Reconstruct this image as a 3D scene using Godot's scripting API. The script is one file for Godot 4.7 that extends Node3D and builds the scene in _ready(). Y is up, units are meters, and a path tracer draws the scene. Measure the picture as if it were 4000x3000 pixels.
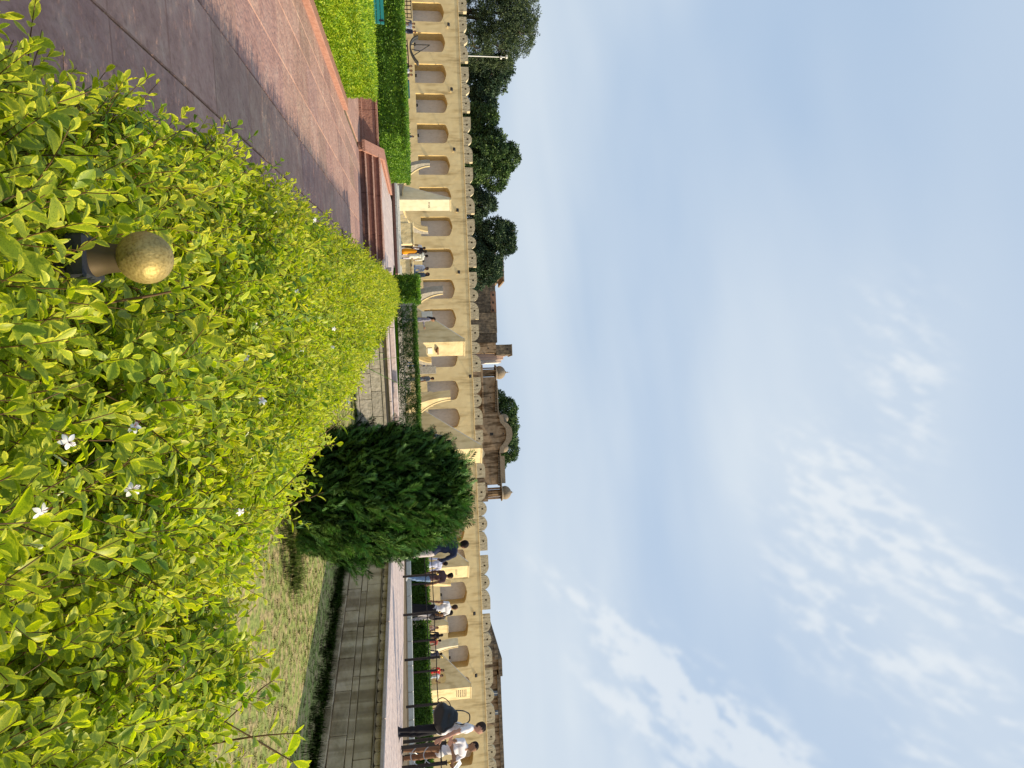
extends Node3D
# A walled observatory garden: hedge in front, stone path on one side, sunken lawn on the other, masonry sundials and an arcaded wall behind.
# x runs to the right, y up, -z away from the camera; the picture is taken with the camera turned on its side.

const EYE := Vector3(0, 1.55, 0)
const FOCAL := 2598.0
const PITCH := 0.1403
const ROLL := 0.0398
const PLAZA := 0.90
const WALL_Z := -66.0

var xc: Vector3
var yc: Vector3
var zc: Vector3
var rng := RandomNumberGenerator.new()
var mats := {}
var taken := {}

# ------------------------------------------------------------------ pixels of the photograph to directions
func set_axes():
	var r := Vector3.RIGHT
	var u := Vector3(0, cos(PITCH), sin(PITCH))
	xc = r * cos(ROLL) - u * sin(ROLL)
	yc = r * sin(ROLL) + u * cos(ROLL)
	zc = Vector3(0, -sin(PITCH), cos(PITCH))

func ray(px: float, py: float) -> Vector3:
	return (xc * (py - 1500.0) + yc * (px - 2000.0) - zc * FOCAL).normalized()

func gp(px: float, py: float, y: float) -> Vector3:     # where the sight line meets the level y
	var d := ray(px, py)
	return EYE + d * ((y - EYE.y) / d.y)

func zp(px: float, py: float, depth: float) -> Vector3:  # where it meets the upright plane at that depth
	var d := ray(px, py)
	return EYE + d * (-depth / d.z)

# ------------------------------------------------------------------ mesh collecting
class MB:
	var v := PackedVector3Array()
	var n := PackedVector3Array()
	var c := PackedColorArray()
	var uv := PackedVector2Array()
	var ix := PackedInt32Array()
	var tint := Color.WHITE

	func vert(p: Vector3, nn: Vector3, t := Vector2.ZERO) -> int:
		v.append(p); n.append(nn); c.append(tint); uv.append(t)
		return v.size() - 1

	func tri_i(a: int, b: int, d: int):          # given counterclockwise from outside
		ix.append(a); ix.append(d); ix.append(b)

	func tri(a: Vector3, b: Vector3, d: Vector3):
		var nn := (b - a).cross(d - a).normalized()
		tri_i(vert(a, nn), vert(b, nn), vert(d, nn))

	func quad(a: Vector3, b: Vector3, d: Vector3, e: Vector3):
		var nn := (b - a).cross(d - a).normalized()
		if nn == Vector3.ZERO:
			nn = (d - a).cross(e - a).normalized()
		var i := vert(a, nn, Vector2(0, 0))
		vert(b, nn, Vector2(1, 0)); vert(d, nn, Vector2(1, 1)); vert(e, nn, Vector2(0, 1))
		tri_i(i, i + 1, i + 2); tri_i(i, i + 2, i + 3)

	func face(pts: Array, away: Vector3):          # convex face turned away from a point
		var a: Vector3 = pts[0]
		var b: Vector3 = pts[1]
		var d: Vector3 = pts[2]
		var nn := (b - a).cross(d - a)
		if nn.dot(a - away) < 0:
			pts.reverse()
		for k in range(1, pts.size() - 1):
			tri(pts[0], pts[k], pts[k + 1])

	func box(xf: Transform3D, size: Vector3, bev := 0.0):
		var h := size * 0.5
		var o := xf.origin
		if bev <= 0.0:
			for ax in 3:
				for s in [-1.0, 1.0]:
					var p := []
					for q in [[-1, -1], [1, -1], [1, 1], [-1, 1]]:
						var w := Vector3()
						w[ax] = s * h[ax]
						w[(ax + 1) % 3] = q[0] * h[(ax + 1) % 3]
						w[(ax + 2) % 3] = q[1] * h[(ax + 2) % 3]
						p.append(xf * w)
					face(p, o)
			return
		for ax in 3:
			var b1 := (ax + 1) % 3
			var b2 := (ax + 2) % 3
			for s in [-1.0, 1.0]:
				var p := []
				for q in [[-1, -1], [1, -1], [1, 1], [-1, 1]]:
					var w := Vector3()
					w[ax] = s * h[ax]; w[b1] = q[0] * (h[b1] - bev); w[b2] = q[1] * (h[b2] - bev)
					p.append(xf * w)
				face(p, o)
				for t in [-1.0, 1.0]:                   # chamfer along b2 between faces ax and b1
					var pe := []
					for e in [-1.0, 1.0]:
						var w := Vector3()
						w[ax] = s * h[ax]; w[b1] = t * (h[b1] - bev); w[b2] = e * (h[b2] - bev)
						pe.append(xf * w)
					for e in [1.0, -1.0]:
						var w := Vector3()
						w[ax] = s * (h[ax] - bev); w[b1] = t * h[b1]; w[b2] = e * (h[b2] - bev)
						pe.append(xf * w)
					face(pe, o)
		for sx in [-1.0, 1.0]:
			for sy in [-1.0, 1.0]:
				for sz in [-1.0, 1.0]:
					face([xf * Vector3(sx * h.x, sy * (h.y - bev), sz * (h.z - bev)), xf * Vector3(sx * (h.x - bev), sy * h.y, sz * (h.z - bev)), xf * Vector3(sx * (h.x - bev), sy * (h.y - bev), sz * h.z)], o)

	func bx(at: Vector3, size: Vector3, bev := 0.0):
		box(Transform3D(Basis.IDENTITY, at), size, bev)

	func bar(a: Vector3, b: Vector3, w: float, d: float):    # square bar between two points
		var y := (b - a).normalized()
		var x := Vector3.RIGHT if absf(y.dot(Vector3.RIGHT)) < 0.9 else Vector3.BACK
		var z := x.cross(y).normalized()
		x = y.cross(z)
		box(Transform3D(Basis(x, y, z), (a + b) * 0.5), Vector3(w, a.distance_to(b), d))

	func tube(pts: Array, radii: Array, sides := 8, capped := true):
		var rings := []
		var xx := Vector3.ZERO
		for k in pts.size():
			var t: Vector3 = (pts[mini(k + 1, pts.size() - 1)] - pts[maxi(k - 1, 0)]).normalized()
			if xx == Vector3.ZERO:
				xx = t.cross(Vector3.UP if absf(t.y) < 0.9 else Vector3.RIGHT).normalized()
			xx = (xx - t * xx.dot(t)).normalized()
			var zz := t.cross(xx)
			var ring := []
			for s in sides + 1:
				var a := TAU * s / sides
				var d: Vector3 = xx * cos(a) + zz * sin(a)
				ring.append(vert(pts[k] + d * float(radii[k]), d, Vector2(float(s) / sides, float(k))))
			rings.append(ring)
		for k in pts.size() - 1:
			for s in sides:
				tri_i(rings[k][s], rings[k][s + 1], rings[k + 1][s + 1]); tri_i(rings[k][s], rings[k + 1][s + 1], rings[k + 1][s])
		if capped:
			for e in [0, pts.size() - 1]:
				var t2: Vector3 = (pts[1] - pts[0]).normalized() * -1.0 if e == 0 else (pts[-1] - pts[-2]).normalized()
				var m := vert(pts[e], t2)
				for s in sides:
					var p := vert(v[rings[e][s]], t2)
					var q := vert(v[rings[e][s + 1]], t2)
					if e == 0: tri_i(m, q, p)
					else: tri_i(m, p, q)

	func lathe(prof: Array, segs: int, xf: Transform3D, lobes := 0, lobe_depth := 0.0):
		var rings := []
		for k in prof.size():
			var p0: Vector2 = prof[maxi(k - 1, 0)]
			var p1: Vector2 = prof[mini(k + 1, prof.size() - 1)]
			var t := (p1 - p0).normalized()
			var ring := []
			for s in segs + 1:
				var a := TAU * s / segs
				var g := 1.0 + (lobe_depth * absf(sin(a * lobes * 0.5)) if lobes > 0 else 0.0)
				var d := Vector3(cos(a), 0, sin(a))
				var nn := (d * t.y + Vector3.UP * -t.x).normalized()
				ring.append(vert(xf * Vector3(d.x * prof[k].x * g, prof[k].y, d.z * prof[k].x * g), (xf.basis * nn).normalized()))
			rings.append(ring)
		for k in prof.size() - 1:
			for s in segs:
				tri_i(rings[k][s], rings[k + 1][s], rings[k + 1][s + 1]); tri_i(rings[k][s], rings[k + 1][s + 1], rings[k][s + 1])

	func prism(poly: PackedVector2Array, z0: float, z1: float, xf: Transform3D):   # outline in x, y drawn out along z
		if Geometry2D.is_polygon_clockwise(poly):
			poly.reverse()
		var idx := Geometry2D.triangulate_polygon(poly)
		for side in [[z1, 1.0], [z0, -1.0]]:
			var nn := (xf.basis * Vector3(0, 0, side[1])).normalized()
			var base := v.size()
			for p in poly:
				vert(xf * Vector3(p.x, p.y, side[0]), nn)
			for k in range(0, idx.size(), 3):
				var a := idx[k]
				var b := idx[k + 1]
				var d := idx[k + 2]
				var ccw: bool = (poly[b] - poly[a]).cross(poly[d] - poly[a]) > 0
				if ccw == (side[1] > 0): tri_i(base + a, base + b, base + d)
				else: tri_i(base + a, base + d, base + b)
		for k in poly.size():
			var p := poly[k]
			var q := poly[(k + 1) % poly.size()]
			quad(xf * Vector3(p.x, p.y, z1), xf * Vector3(p.x, p.y, z0), xf * Vector3(q.x, q.y, z0), xf * Vector3(q.x, q.y, z1))

	func mesh() -> ArrayMesh:
		var a := []
		a.resize(Mesh.ARRAY_MAX)
		a[Mesh.ARRAY_VERTEX] = v
		a[Mesh.ARRAY_NORMAL] = n
		a[Mesh.ARRAY_COLOR] = c
		a[Mesh.ARRAY_TEX_UV] = uv
		a[Mesh.ARRAY_INDEX] = ix
		var m := ArrayMesh.new()
		if v.size() > 0:
			m.add_surface_from_arrays(Mesh.PRIMITIVE_TRIANGLES, a)
		return m

# ------------------------------------------------------------------ objects
func numbered(called: String) -> String:
	var k: int = taken.get(called, 0)
	taken[called] = k + 1
	return called if k == 0 else "%s_%03d" % [called, k]

func tag(o: Node, label: String, category: String, group := ""):
	o.set_meta("label", label); o.set_meta("category", category)
	if group != "":
		o.set_meta("group", group)
	return o

func thing(called: String, label: String, category: String, at := Vector3.ZERO, turn := 0.0, group := "") -> Node3D:
	var o := Node3D.new()
	o.name = numbered(called)
	add_child(o)
	o.position = at
	o.rotation.y = turn
	tag(o, label, category, group)
	return o

func obj(called: String, m: Mesh, material: Material, parent: Node = null) -> MeshInstance3D:
	var o := MeshInstance3D.new()
	o.mesh = m
	o.material_override = material
	if parent == null:
		o.name = numbered(called)
		add_child(o)
	else:
		o.name = called
		parent.add_child(o, true)
	return o

func part(called: String, b: MB, material: Material, parent: Node = null) -> MeshInstance3D:
	return obj(called, b.mesh(), material, parent)

func struct(called: String, b: MB, material: Material) -> MeshInstance3D:
	var o := part(called, b, material)
	o.set_meta("kind", "structure")
	return o

func many(called: String, m: Mesh, xfs: Array, colors: Array, material: Material, parent: Node) -> MultiMeshInstance3D:
	var mm := MultiMesh.new()
	mm.transform_format = MultiMesh.TRANSFORM_3D
	mm.use_colors = colors.size() > 0
	mm.mesh = m
	mm.instance_count = xfs.size()
	for k in xfs.size():
		mm.set_instance_transform(k, xfs[k])
		if colors.size() > 0:
			mm.set_instance_color(k, colors[k])
	var o := MultiMeshInstance3D.new()
	o.multimesh = mm
	o.material_override = material
	o.set_meta("kind", "stuff")
	if parent == null:
		o.name = numbered(called)
		add_child(o)
	else:
		o.name = called
		parent.add_child(o, true)
	return o

# ------------------------------------------------------------------ materials
func lin(r: float, g: float, b: float) -> Color:
	return Color(r, g, b).linear_to_srgb()

func noise_bytes(w: int, h: int, seed_: int, freq: float, oct: int, kind := FastNoiseLite.TYPE_SIMPLEX_SMOOTH) -> PackedByteArray:
	var f := FastNoiseLite.new()
	f.seed = seed_
	f.noise_type = kind
	f.frequency = freq
	f.fractal_octaves = oct
	f.fractal_type = FastNoiseLite.FRACTAL_FBM
	var im := f.get_seamless_image(w, h, false, false, 0.15, true)
	im.convert(Image.FORMAT_L8)
	return im.get_data()

# two noises, each mapped by its own ramp of linear colours: the first gives colour, the second multiplies it
func stone_tex(size: int, seed_: int, f1: float, ramp1: Array, f2: float, ramp2: Array, stretch := 1) -> ImageTexture:
	var a := noise_bytes(size, size, seed_, f1, 4)
	var b: PackedByteArray
	if stretch > 1:
		var small := noise_bytes(size, maxi(16, size / stretch), seed_ + 7, f2, 4)
		var sm := Image.create_from_data(size, maxi(16, size / stretch), false, Image.FORMAT_L8, small)
		sm.resize(size, size, Image.INTERPOLATE_CUBIC)
		b = sm.get_data()
	else:
		b = noise_bytes(size, size, seed_ + 7, f2, 5)
	var ga := ramp_of(ramp1)
	var gb := ramp_of(ramp2)
	var out := PackedByteArray()
	out.resize(size * size * 3)
	for k in size * size:
		var p: Color = ga[a[k]]
		var q: Color = gb[b[k]]
		var o := Color(p.r * q.r, p.g * q.g, p.b * q.b).linear_to_srgb()
		out[k * 3] = int(clampf(o.r, 0, 1) * 255.0); out[k * 3 + 1] = int(clampf(o.g, 0, 1) * 255.0); out[k * 3 + 2] = int(clampf(o.b, 0, 1) * 255.0)
	return ImageTexture.create_from_image(Image.create_from_data(size, size, false, Image.FORMAT_RGB8, out))

func ramp_of(stops: Array) -> Array:
	var out := []
	for k in 256:
		var t := k / 255.0
		var c: Color = stops[-1][1]
		for s in stops.size() - 1:
			if t <= stops[s + 1][0]:
				c = stops[s][1].lerp(stops[s + 1][1], clampf((t - stops[s][0]) / (stops[s + 1][0] - stops[s][0]), 0, 1))
				break
		out.append(c)
	return out

func bump_tex(size: int, seed_: int, f: float, strength := 4.0) -> ImageTexture:
	var d := noise_bytes(size, size, seed_, f, 5)
	var im := Image.create_from_data(size, size, false, Image.FORMAT_L8, d)
	im.convert(Image.FORMAT_RGBA8)
	im.bump_map_to_normal_map(strength)
	return ImageTexture.create_from_image(im)

func textured(tex: Texture2D, metres: float, rough := 0.9, bump: Texture2D = null, bump_amount := 0.6, colored := false) -> StandardMaterial3D:
	var m := StandardMaterial3D.new()
	m.albedo_texture = tex
	m.roughness = rough
	m.metallic_specular = 0.3
	m.uv1_triplanar = true
	m.uv1_world_triplanar = true
	m.uv1_scale = Vector3.ONE / metres
	m.vertex_color_use_as_albedo = colored
	if bump:
		m.normal_enabled = true
		m.normal_texture = bump
		m.normal_scale = bump_amount
	return m

func plain(c: Color, rough := 0.8, metal := 0.0) -> StandardMaterial3D:
	var m := StandardMaterial3D.new()
	m.albedo_color = c
	m.roughness = rough
	m.metallic = metal
	m.metallic_specular = 0.4
	return m

func leafy(tint := Color.WHITE, glow := Color(0.2, 0.3, 0.05), rough := 0.45, tex: Texture2D = null) -> StandardMaterial3D:
	var m := StandardMaterial3D.new()
	m.albedo_color = tint
	m.albedo_texture = tex
	m.vertex_color_use_as_albedo = true
	m.roughness = rough
	m.metallic_specular = 0.4
	m.cull_mode = BaseMaterial3D.CULL_DISABLED
	m.backlight_enabled = true
	m.backlight = glow
	return m

func rnd(a: float, b: float) -> float:
	return rng.randf_range(a, b)

# ------------------------------------------------------------------ sky, sun, camera
func make_sky() -> Sky:
	var w := 1600
	var h := 800
	var data := PackedFloat32Array()
	data.resize(w * h * 3)
	var f1 := FastNoiseLite.new()
	f1.seed = 11; f1.frequency = 0.55; f1.fractal_octaves = 6; f1.fractal_gain = 0.55
	var f2 := FastNoiseLite.new()
	f2.seed = 29; f2.frequency = 0.16; f2.fractal_octaves = 4
	var f3 := FastNoiseLite.new()
	f3.seed = 5; f3.frequency = 1.6; f3.fractal_octaves = 6; f3.fractal_gain = 0.6
	# banks of cloud and of thin veil: place, half length, half width (degrees), tilt, strength
	var banks := []
	for b in [[2470, 2500, 9.0, 1.9, 0.85, 0.75], [2700, 2800, 9.0, 2.0, 0.80, 0.85], [2560, 2930, 7.0, 1.8, 0.7, 0.75], [3000, 2900, 6.0, 1.8, 0.7, 0.65], [3200, 1850, 5.0, 5.0, 0.3, 0.36], [3380, 2150, 8.0, 5.4, 0.5, 0.42], [3200, 2420, 5.0, 3.6, 0.3, 0.36],
			[3500, 1320, 5.0, 3.6, 0.4, 0.42], [3800, 2300, 9.0, 2.0, 0.75, 0.5], [3900, 2800, 9.0, 2.4, 0.75, 0.5], [3560, 1590, 3.0, 1.8, 0.2, 0.42], [3600, 2960, 3.0, 1.6, 0.6, 0.5]]:
		var d := ray(b[0], b[1])
		banks.append([atan2(d.x, -d.z), asin(d.y), deg_to_rad(b[2]), deg_to_rad(b[3]), b[4], b[5]])
	var veils := []
	for b in [[2850, 1650, 17.0, 11.0, 0.3, 0.38], [3350, 2250, 15.0, 10.0, 0.5, 0.34], [2250, 1900, 26.0, 4.5, 0.05, 0.34], [3500, 900, 18.0, 10.0, 0.2, 0.20], [2250, 2850, 14.0, 2.6, 0.5, 0.40]]:
		var d := ray(b[0], b[1])
		veils.append([atan2(d.x, -d.z), asin(d.y), deg_to_rad(b[2]), deg_to_rad(b[3]), b[4], b[5]])
	var low := Color(0.56, 0.655, 0.735)
	var mid := Color(0.405, 0.545, 0.745)
	var top := Color(0.385, 0.525, 0.73)
	var white := Color(0.80, 0.86, 0.90)
	for y in h:
		var el := (0.5 - (y + 0.5) / h) * PI
		var se := sin(el)
		for x in w:
			var k := (y * w + x) * 3
			if el < -0.02:
				data[k] = 0.24; data[k + 1] = 0.22; data[k + 2] = 0.19
				continue
			var az := wrapf((x + 0.5) / w * TAU, -PI, PI)      # the picture's left edge looks along -z
			var ce := cos(el)
			var dx := sin(az) * ce
			var dz := -cos(az) * ce
			var t := clampf(el / 0.33, 0, 1)
			t = sqrt(t)
			var c := low.lerp(mid, t) if el < 0.33 else mid.lerp(top, clampf((el - 0.33) / 0.6, 0, 1))
			var side := clampf(dx * 0.92 + 0.5, 0, 1.4)      # the air is brighter round the sun
			c = Color(c.r * (0.90 + 0.20 * side), c.g * (0.94 + 0.12 * side), c.b * (0.97 + 0.06 * side))
			var px := dx / (se + 0.16)
			var pz := dz / (se + 0.16)
			var thin := 0.0
			for b in veils:
				var da: float = wrapf(az - b[0], -PI, PI) * ce
				var de: float = el - b[1]
				var u: float = (da * cos(b[4]) + de * sin(b[4])) / b[2]
				var v: float = (-da * sin(b[4]) + de * cos(b[4])) / b[3]
				thin += b[5] * exp(-(u * u + v * v))
			var wisp := f2.get_noise_2d(px * 2.2 + pz * 0.7, pz * 5.0 - px * 1.2) + 0.35 * f1.get_noise_2d(px * 1.1 + pz * 0.5, pz * 2.6 - px * 0.9)
			var off := (0.20 + smoothstep(0.0, 0.35, f2.get_noise_2d(px * 1.1 + 70.0, pz * 1.1)) * 0.3)      # more of the same all round
			var veil := clampf((thin + off * (1.0 - clampf(thin * 2.0, 0, 1))) * (1.0 + (0.35 + 0.6 * smoothstep(0.1, 0.35, el)) * wisp), 0, 0.85)
			var dens := 0.0
			for b in banks:
				var da: float = (az - b[0]) * ce
				var de: float = el - b[1]
				if absf(da) > 0.5 or absf(de) > 0.5:
					continue
				var u: float = (da * cos(b[4]) + de * sin(b[4])) / b[2]
				var v: float = (-da * sin(b[4]) + de * cos(b[4])) / b[3]
				dens += b[5] * exp(-(u * u + v * v))
			var sa := az * 0.73 + el * 0.68
			var sb := el * 0.73 - az * 0.68
			var billow := f1.get_noise_2d(sa * 9.0 + 40.0, sb * 30.0) * 0.8 + f3.get_noise_2d(sa * 12.0, sb * 28.0) * 0.7
			var cov := clampf(dens * (0.80 + 2.7 * billow) - 0.03, 0, 1)
			cov = smoothstep(0.0, 1.0, cov) * 0.58
			var a := 1.0 - (1.0 - veil) * (1.0 - cov)
			c = c.lerp(white.lerp(Color(0.88, 0.91, 0.93), cov), a)
			data[k] = c.r; data[k + 1] = c.g; data[k + 2] = c.b
	var im := Image.create_from_data(w, h, false, Image.FORMAT_RGBF, data.to_byte_array())
	var p := PanoramaSkyMaterial.new()
	p.panorama = ImageTexture.create_from_image(im)
	var s := Sky.new()
	s.sky_material = p
	return s

func light_and_camera():
	var cam := Camera3D.new()
	cam.name = "camera"
	cam.fov = 60.0
	cam.near = 0.05
	cam.far = 900.0
	add_child(cam)
	cam.transform = Transform3D(Basis(yc, -xc, zc), EYE)
	cam.current = true
	var env := Environment.new()
	env.background_mode = Environment.BG_SKY
	env.sky = make_sky()
	env.background_energy_multiplier = 0.78
	env.tonemap_mode = Environment.TONE_MAPPER_LINEAR
	env.tonemap_exposure = 1.3
	env.sdfgi_enabled = true
	env.ssao_enabled = true
	env.ssil_enabled = true
	var we := WorldEnvironment.new()
	we.name = "world_environment"
	we.environment = env
	add_child(we)
	var sun := DirectionalLight3D.new()
	sun.name = "sun"
	sun.light_energy = 1.6
	sun.light_color = Color(1.0, 0.93, 0.80)
	sun.light_angular_distance = 0.5
	sun.shadow_enabled = true
	add_child(sun)
	var to_sun := Vector3(0.90, 0.46, 0.085).normalized()
	sun.look_at_from_position(Vector3.ZERO, -to_sun)

func make_materials():
	var W := Color(1, 1, 1)
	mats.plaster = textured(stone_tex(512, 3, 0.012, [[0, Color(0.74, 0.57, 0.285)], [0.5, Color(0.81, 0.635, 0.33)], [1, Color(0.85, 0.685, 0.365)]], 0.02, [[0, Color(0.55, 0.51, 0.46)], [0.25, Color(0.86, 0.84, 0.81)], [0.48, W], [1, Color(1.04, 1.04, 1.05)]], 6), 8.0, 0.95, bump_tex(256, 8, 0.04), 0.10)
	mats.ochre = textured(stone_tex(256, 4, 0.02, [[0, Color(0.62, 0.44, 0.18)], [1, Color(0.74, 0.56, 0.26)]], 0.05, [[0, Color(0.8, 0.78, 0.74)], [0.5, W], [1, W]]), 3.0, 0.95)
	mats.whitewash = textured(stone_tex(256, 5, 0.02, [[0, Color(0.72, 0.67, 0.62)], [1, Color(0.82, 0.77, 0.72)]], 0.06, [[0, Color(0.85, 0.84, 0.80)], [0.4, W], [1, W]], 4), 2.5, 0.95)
	mats.merlon = textured(stone_tex(256, 6, 0.03, [[0, Color(0.46, 0.39, 0.25)], [1, Color(0.64, 0.55, 0.37)]], 0.05, [[0, Color(0.35, 0.33, 0.30)], [0.25, Color(0.8, 0.78, 0.75)], [0.5, W], [1, W]], 8), 2.2, 0.95, bump_tex(256, 9, 0.05), 0.4)
	mats.cream = textured(stone_tex(256, 12, 0.02, [[0, Color(0.68, 0.545, 0.29)], [1, Color(0.78, 0.65, 0.39)]], 0.03, [[0, Color(0.52, 0.47, 0.40)], [0.3, Color(0.86, 0.84, 0.80)], [0.5, W], [1, W]], 4), 3.2, 0.9, bump_tex(256, 10, 0.05), 0.3)
	mats.ivory = textured(stone_tex(256, 34, 0.02, [[0, Color(0.68, 0.60, 0.40)], [1, Color(0.79, 0.72, 0.53)]], 0.03, [[0, Color(0.72, 0.68, 0.62)], [0.3, Color(0.96, 0.95, 0.93)], [0.5, W], [1, W]], 3), 2.4, 0.9)
	mats.marble = textured(stone_tex(256, 13, 0.02, [[0, Color(0.62, 0.60, 0.53)], [1, Color(0.78, 0.75, 0.67)]], 0.04, [[0, Color(0.7, 0.68, 0.64)], [0.3, Color(0.95, 0.95, 0.94)], [0.5, W], [1, W]], 3), 2.0, 0.6, null, 0.3, true)
	mats.greystone = textured(stone_tex(512, 14, 0.02, [[0, Color(0.30, 0.275, 0.22)], [0.5, Color(0.40, 0.365, 0.30)], [1, Color(0.49, 0.445, 0.375)]], 0.03, [[0, Color(0.45, 0.43, 0.40)], [0.25, Color(0.82, 0.81, 0.79)], [0.5, W], [1, Color(1.05, 1.05, 1.05)]]), 1.6, 0.92, bump_tex(256, 15, 0.05), 0.6, true)
	mats.stained = textured(stone_tex(512, 16, 0.014, [[0, Color(0.50, 0.38, 0.235)], [0.5, Color(0.62, 0.49, 0.325)], [1, Color(0.70, 0.58, 0.42)]], 0.02, [[0, Color(0.32, 0.30, 0.27)], [0.36, Color(0.60, 0.57, 0.53)], [0.52, W], [1, Color(1.04, 1.03, 1.0)]], 14), 3.6, 0.92, bump_tex(256, 17, 0.05), 0.6, true)
	mats.sandstone = textured(stone_tex(512, 18, 0.012, [[0, Color(0.34, 0.20, 0.16)], [0.45, Color(0.41, 0.245, 0.195)], [0.75, Color(0.45, 0.285, 0.225)], [1, Color(0.50, 0.345, 0.27)]], 0.05, [[0, Color(0.62, 0.62, 0.64)], [0.3, Color(0.94, 0.93, 0.93)], [0.55, W], [1, Color(1.06, 1.05, 1.04)]]), 2.6, 0.78, bump_tex(512, 19, 0.06, 5.0), 0.55, true)
	mats.palestone = textured(stone_tex(512, 36, 0.015, [[0, Color(0.46, 0.36, 0.33)], [0.5, Color(0.54, 0.44, 0.41)], [1, Color(0.62, 0.53, 0.49)]], 0.05, [[0, Color(0.62, 0.62, 0.62)], [0.3, Color(0.94, 0.93, 0.93)], [0.55, W], [1, W]]), 2.6, 0.8, bump_tex(256, 37, 0.06), 0.4, true)
	mats.redstone = textured(stone_tex(256, 20, 0.03, [[0, Color(0.31, 0.15, 0.11)], [1, Color(0.42, 0.23, 0.175)]], 0.06, [[0, Color(0.7, 0.7, 0.7)], [0.4, W], [1, W]]), 1.4, 0.85, bump_tex(256, 21, 0.06), 0.5, true)
	mats.shaded_redstone = textured(stone_tex(256, 23, 0.03, [[0, Color(0.16, 0.075, 0.06)], [1, Color(0.25, 0.125, 0.10)]], 0.06, [[0, Color(0.7, 0.7, 0.7)], [0.4, W], [1, W]]), 1.4, 0.85)  # red sandstone with the shade of the risers put into its colour
	mats.fort = textured(stone_tex(512, 24, 0.02, [[0, Color(0.23, 0.155, 0.09)], [0.5, Color(0.36, 0.25, 0.15)], [1, Color(0.45, 0.33, 0.21)]], 0.02, [[0, Color(0.2, 0.19, 0.18)], [0.35, Color(0.5, 0.48, 0.45)], [0.5, W], [1, W]], 6), 7.0, 0.95)
	mats.fortdark = textured(stone_tex(512, 25, 0.02, [[0, Color(0.09, 0.075, 0.06)], [0.5, Color(0.19, 0.15, 0.105)], [1, Color(0.34, 0.26, 0.17)]], 0.03, [[0, Color(0.35, 0.35, 0.35)], [0.4, Color(0.8, 0.8, 0.8)], [0.6, W], [1, W]], 6), 6.0, 0.95)
	mats.dome = textured(stone_tex(256, 26, 0.03, [[0, Color(0.19, 0.15, 0.105)], [1, Color(0.36, 0.29, 0.205)]], 0.05, [[0, Color(0.6, 0.6, 0.6)], [0.4, W], [1, W]]), 2.0, 0.9)
	mats.soil = textured(stone_tex(512, 27, 0.02, [[0, Color(0.22, 0.29, 0.07)], [0.45, Color(0.29, 0.315, 0.09)], [0.64, Color(0.39, 0.325, 0.145)], [1, Color(0.44, 0.335, 0.175)]], 0.09, [[0, Color(0.5, 0.5, 0.5)], [0.5, W], [1, Color(1.15, 1.15, 1.15)]]), 2.2, 1.0, bump_tex(256, 28, 0.08), 0.4)
	mats.earth = textured(stone_tex(256, 30, 0.03, [[0, Color(0.14, 0.11, 0.07)], [1, Color(0.25, 0.19, 0.12)]], 0.09, [[0, Color(0.6, 0.6, 0.6)], [1, W]]), 3.0, 1.0)
	mats.paving = textured(stone_tex(256, 31, 0.02, [[0, Color(0.34, 0.285, 0.225)], [1, Color(0.46, 0.39, 0.315)]], 0.06, [[0, Color(0.8, 0.8, 0.8)], [0.4, W], [1, W]]), 3.0, 0.9, null, 0.3, true)
	mats.iron = plain(lin(0.022, 0.018, 0.018), 0.45, 0.3)
	mats.brass = plain(lin(0.55, 0.40, 0.12), 0.35, 0.85)
	mats.teal = plain(lin(0.02, 0.20, 0.19), 0.4)
	mats.black = plain(lin(0.015, 0.015, 0.016), 0.5)
	mats.bark = textured(stone_tex(256, 33, 0.04, [[0, Color(0.06, 0.045, 0.035)], [1, Color(0.16, 0.12, 0.09)]], 0.06, [[0, Color(0.6, 0.6, 0.6)], [1, W]], 6), 1.0, 1.0)
	mats.painted = StandardMaterial3D.new()
	mats.painted.vertex_color_use_as_albedo = true
	mats.painted.roughness = 0.85
	mats.painted.metallic_specular = 0.3
	mats.leaf = leafy(Color.WHITE, Color(0.75, 0.85, 0.35), 0.45)
	mats.darkleaf = leafy(Color.WHITE, Color(0.3, 0.45, 0.2), 0.55)

# ------------------------------------------------------------------ the arcaded wall
func arch_points(hw: float, y0: float, ytop: float) -> PackedVector2Array:   # open outline, up the left side and down the right
	var h := ytop - y0
	var half := [[1.0, 0.0], [1.0, 0.80], [0.985, 0.845], [0.94, 0.885], [0.84, 0.918], [0.5, 0.962], [0.0, 1.0]]
	var p := PackedVector2Array()
	for k in half.size():
		p.append(Vector2(-half[k][0] * hw, y0 + half[k][1] * h))
	for k in range(half.size() - 2, -1, -1):
		p.append(Vector2(half[k][0] * hw, y0 + half[k][1] * h))
	return p

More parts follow.
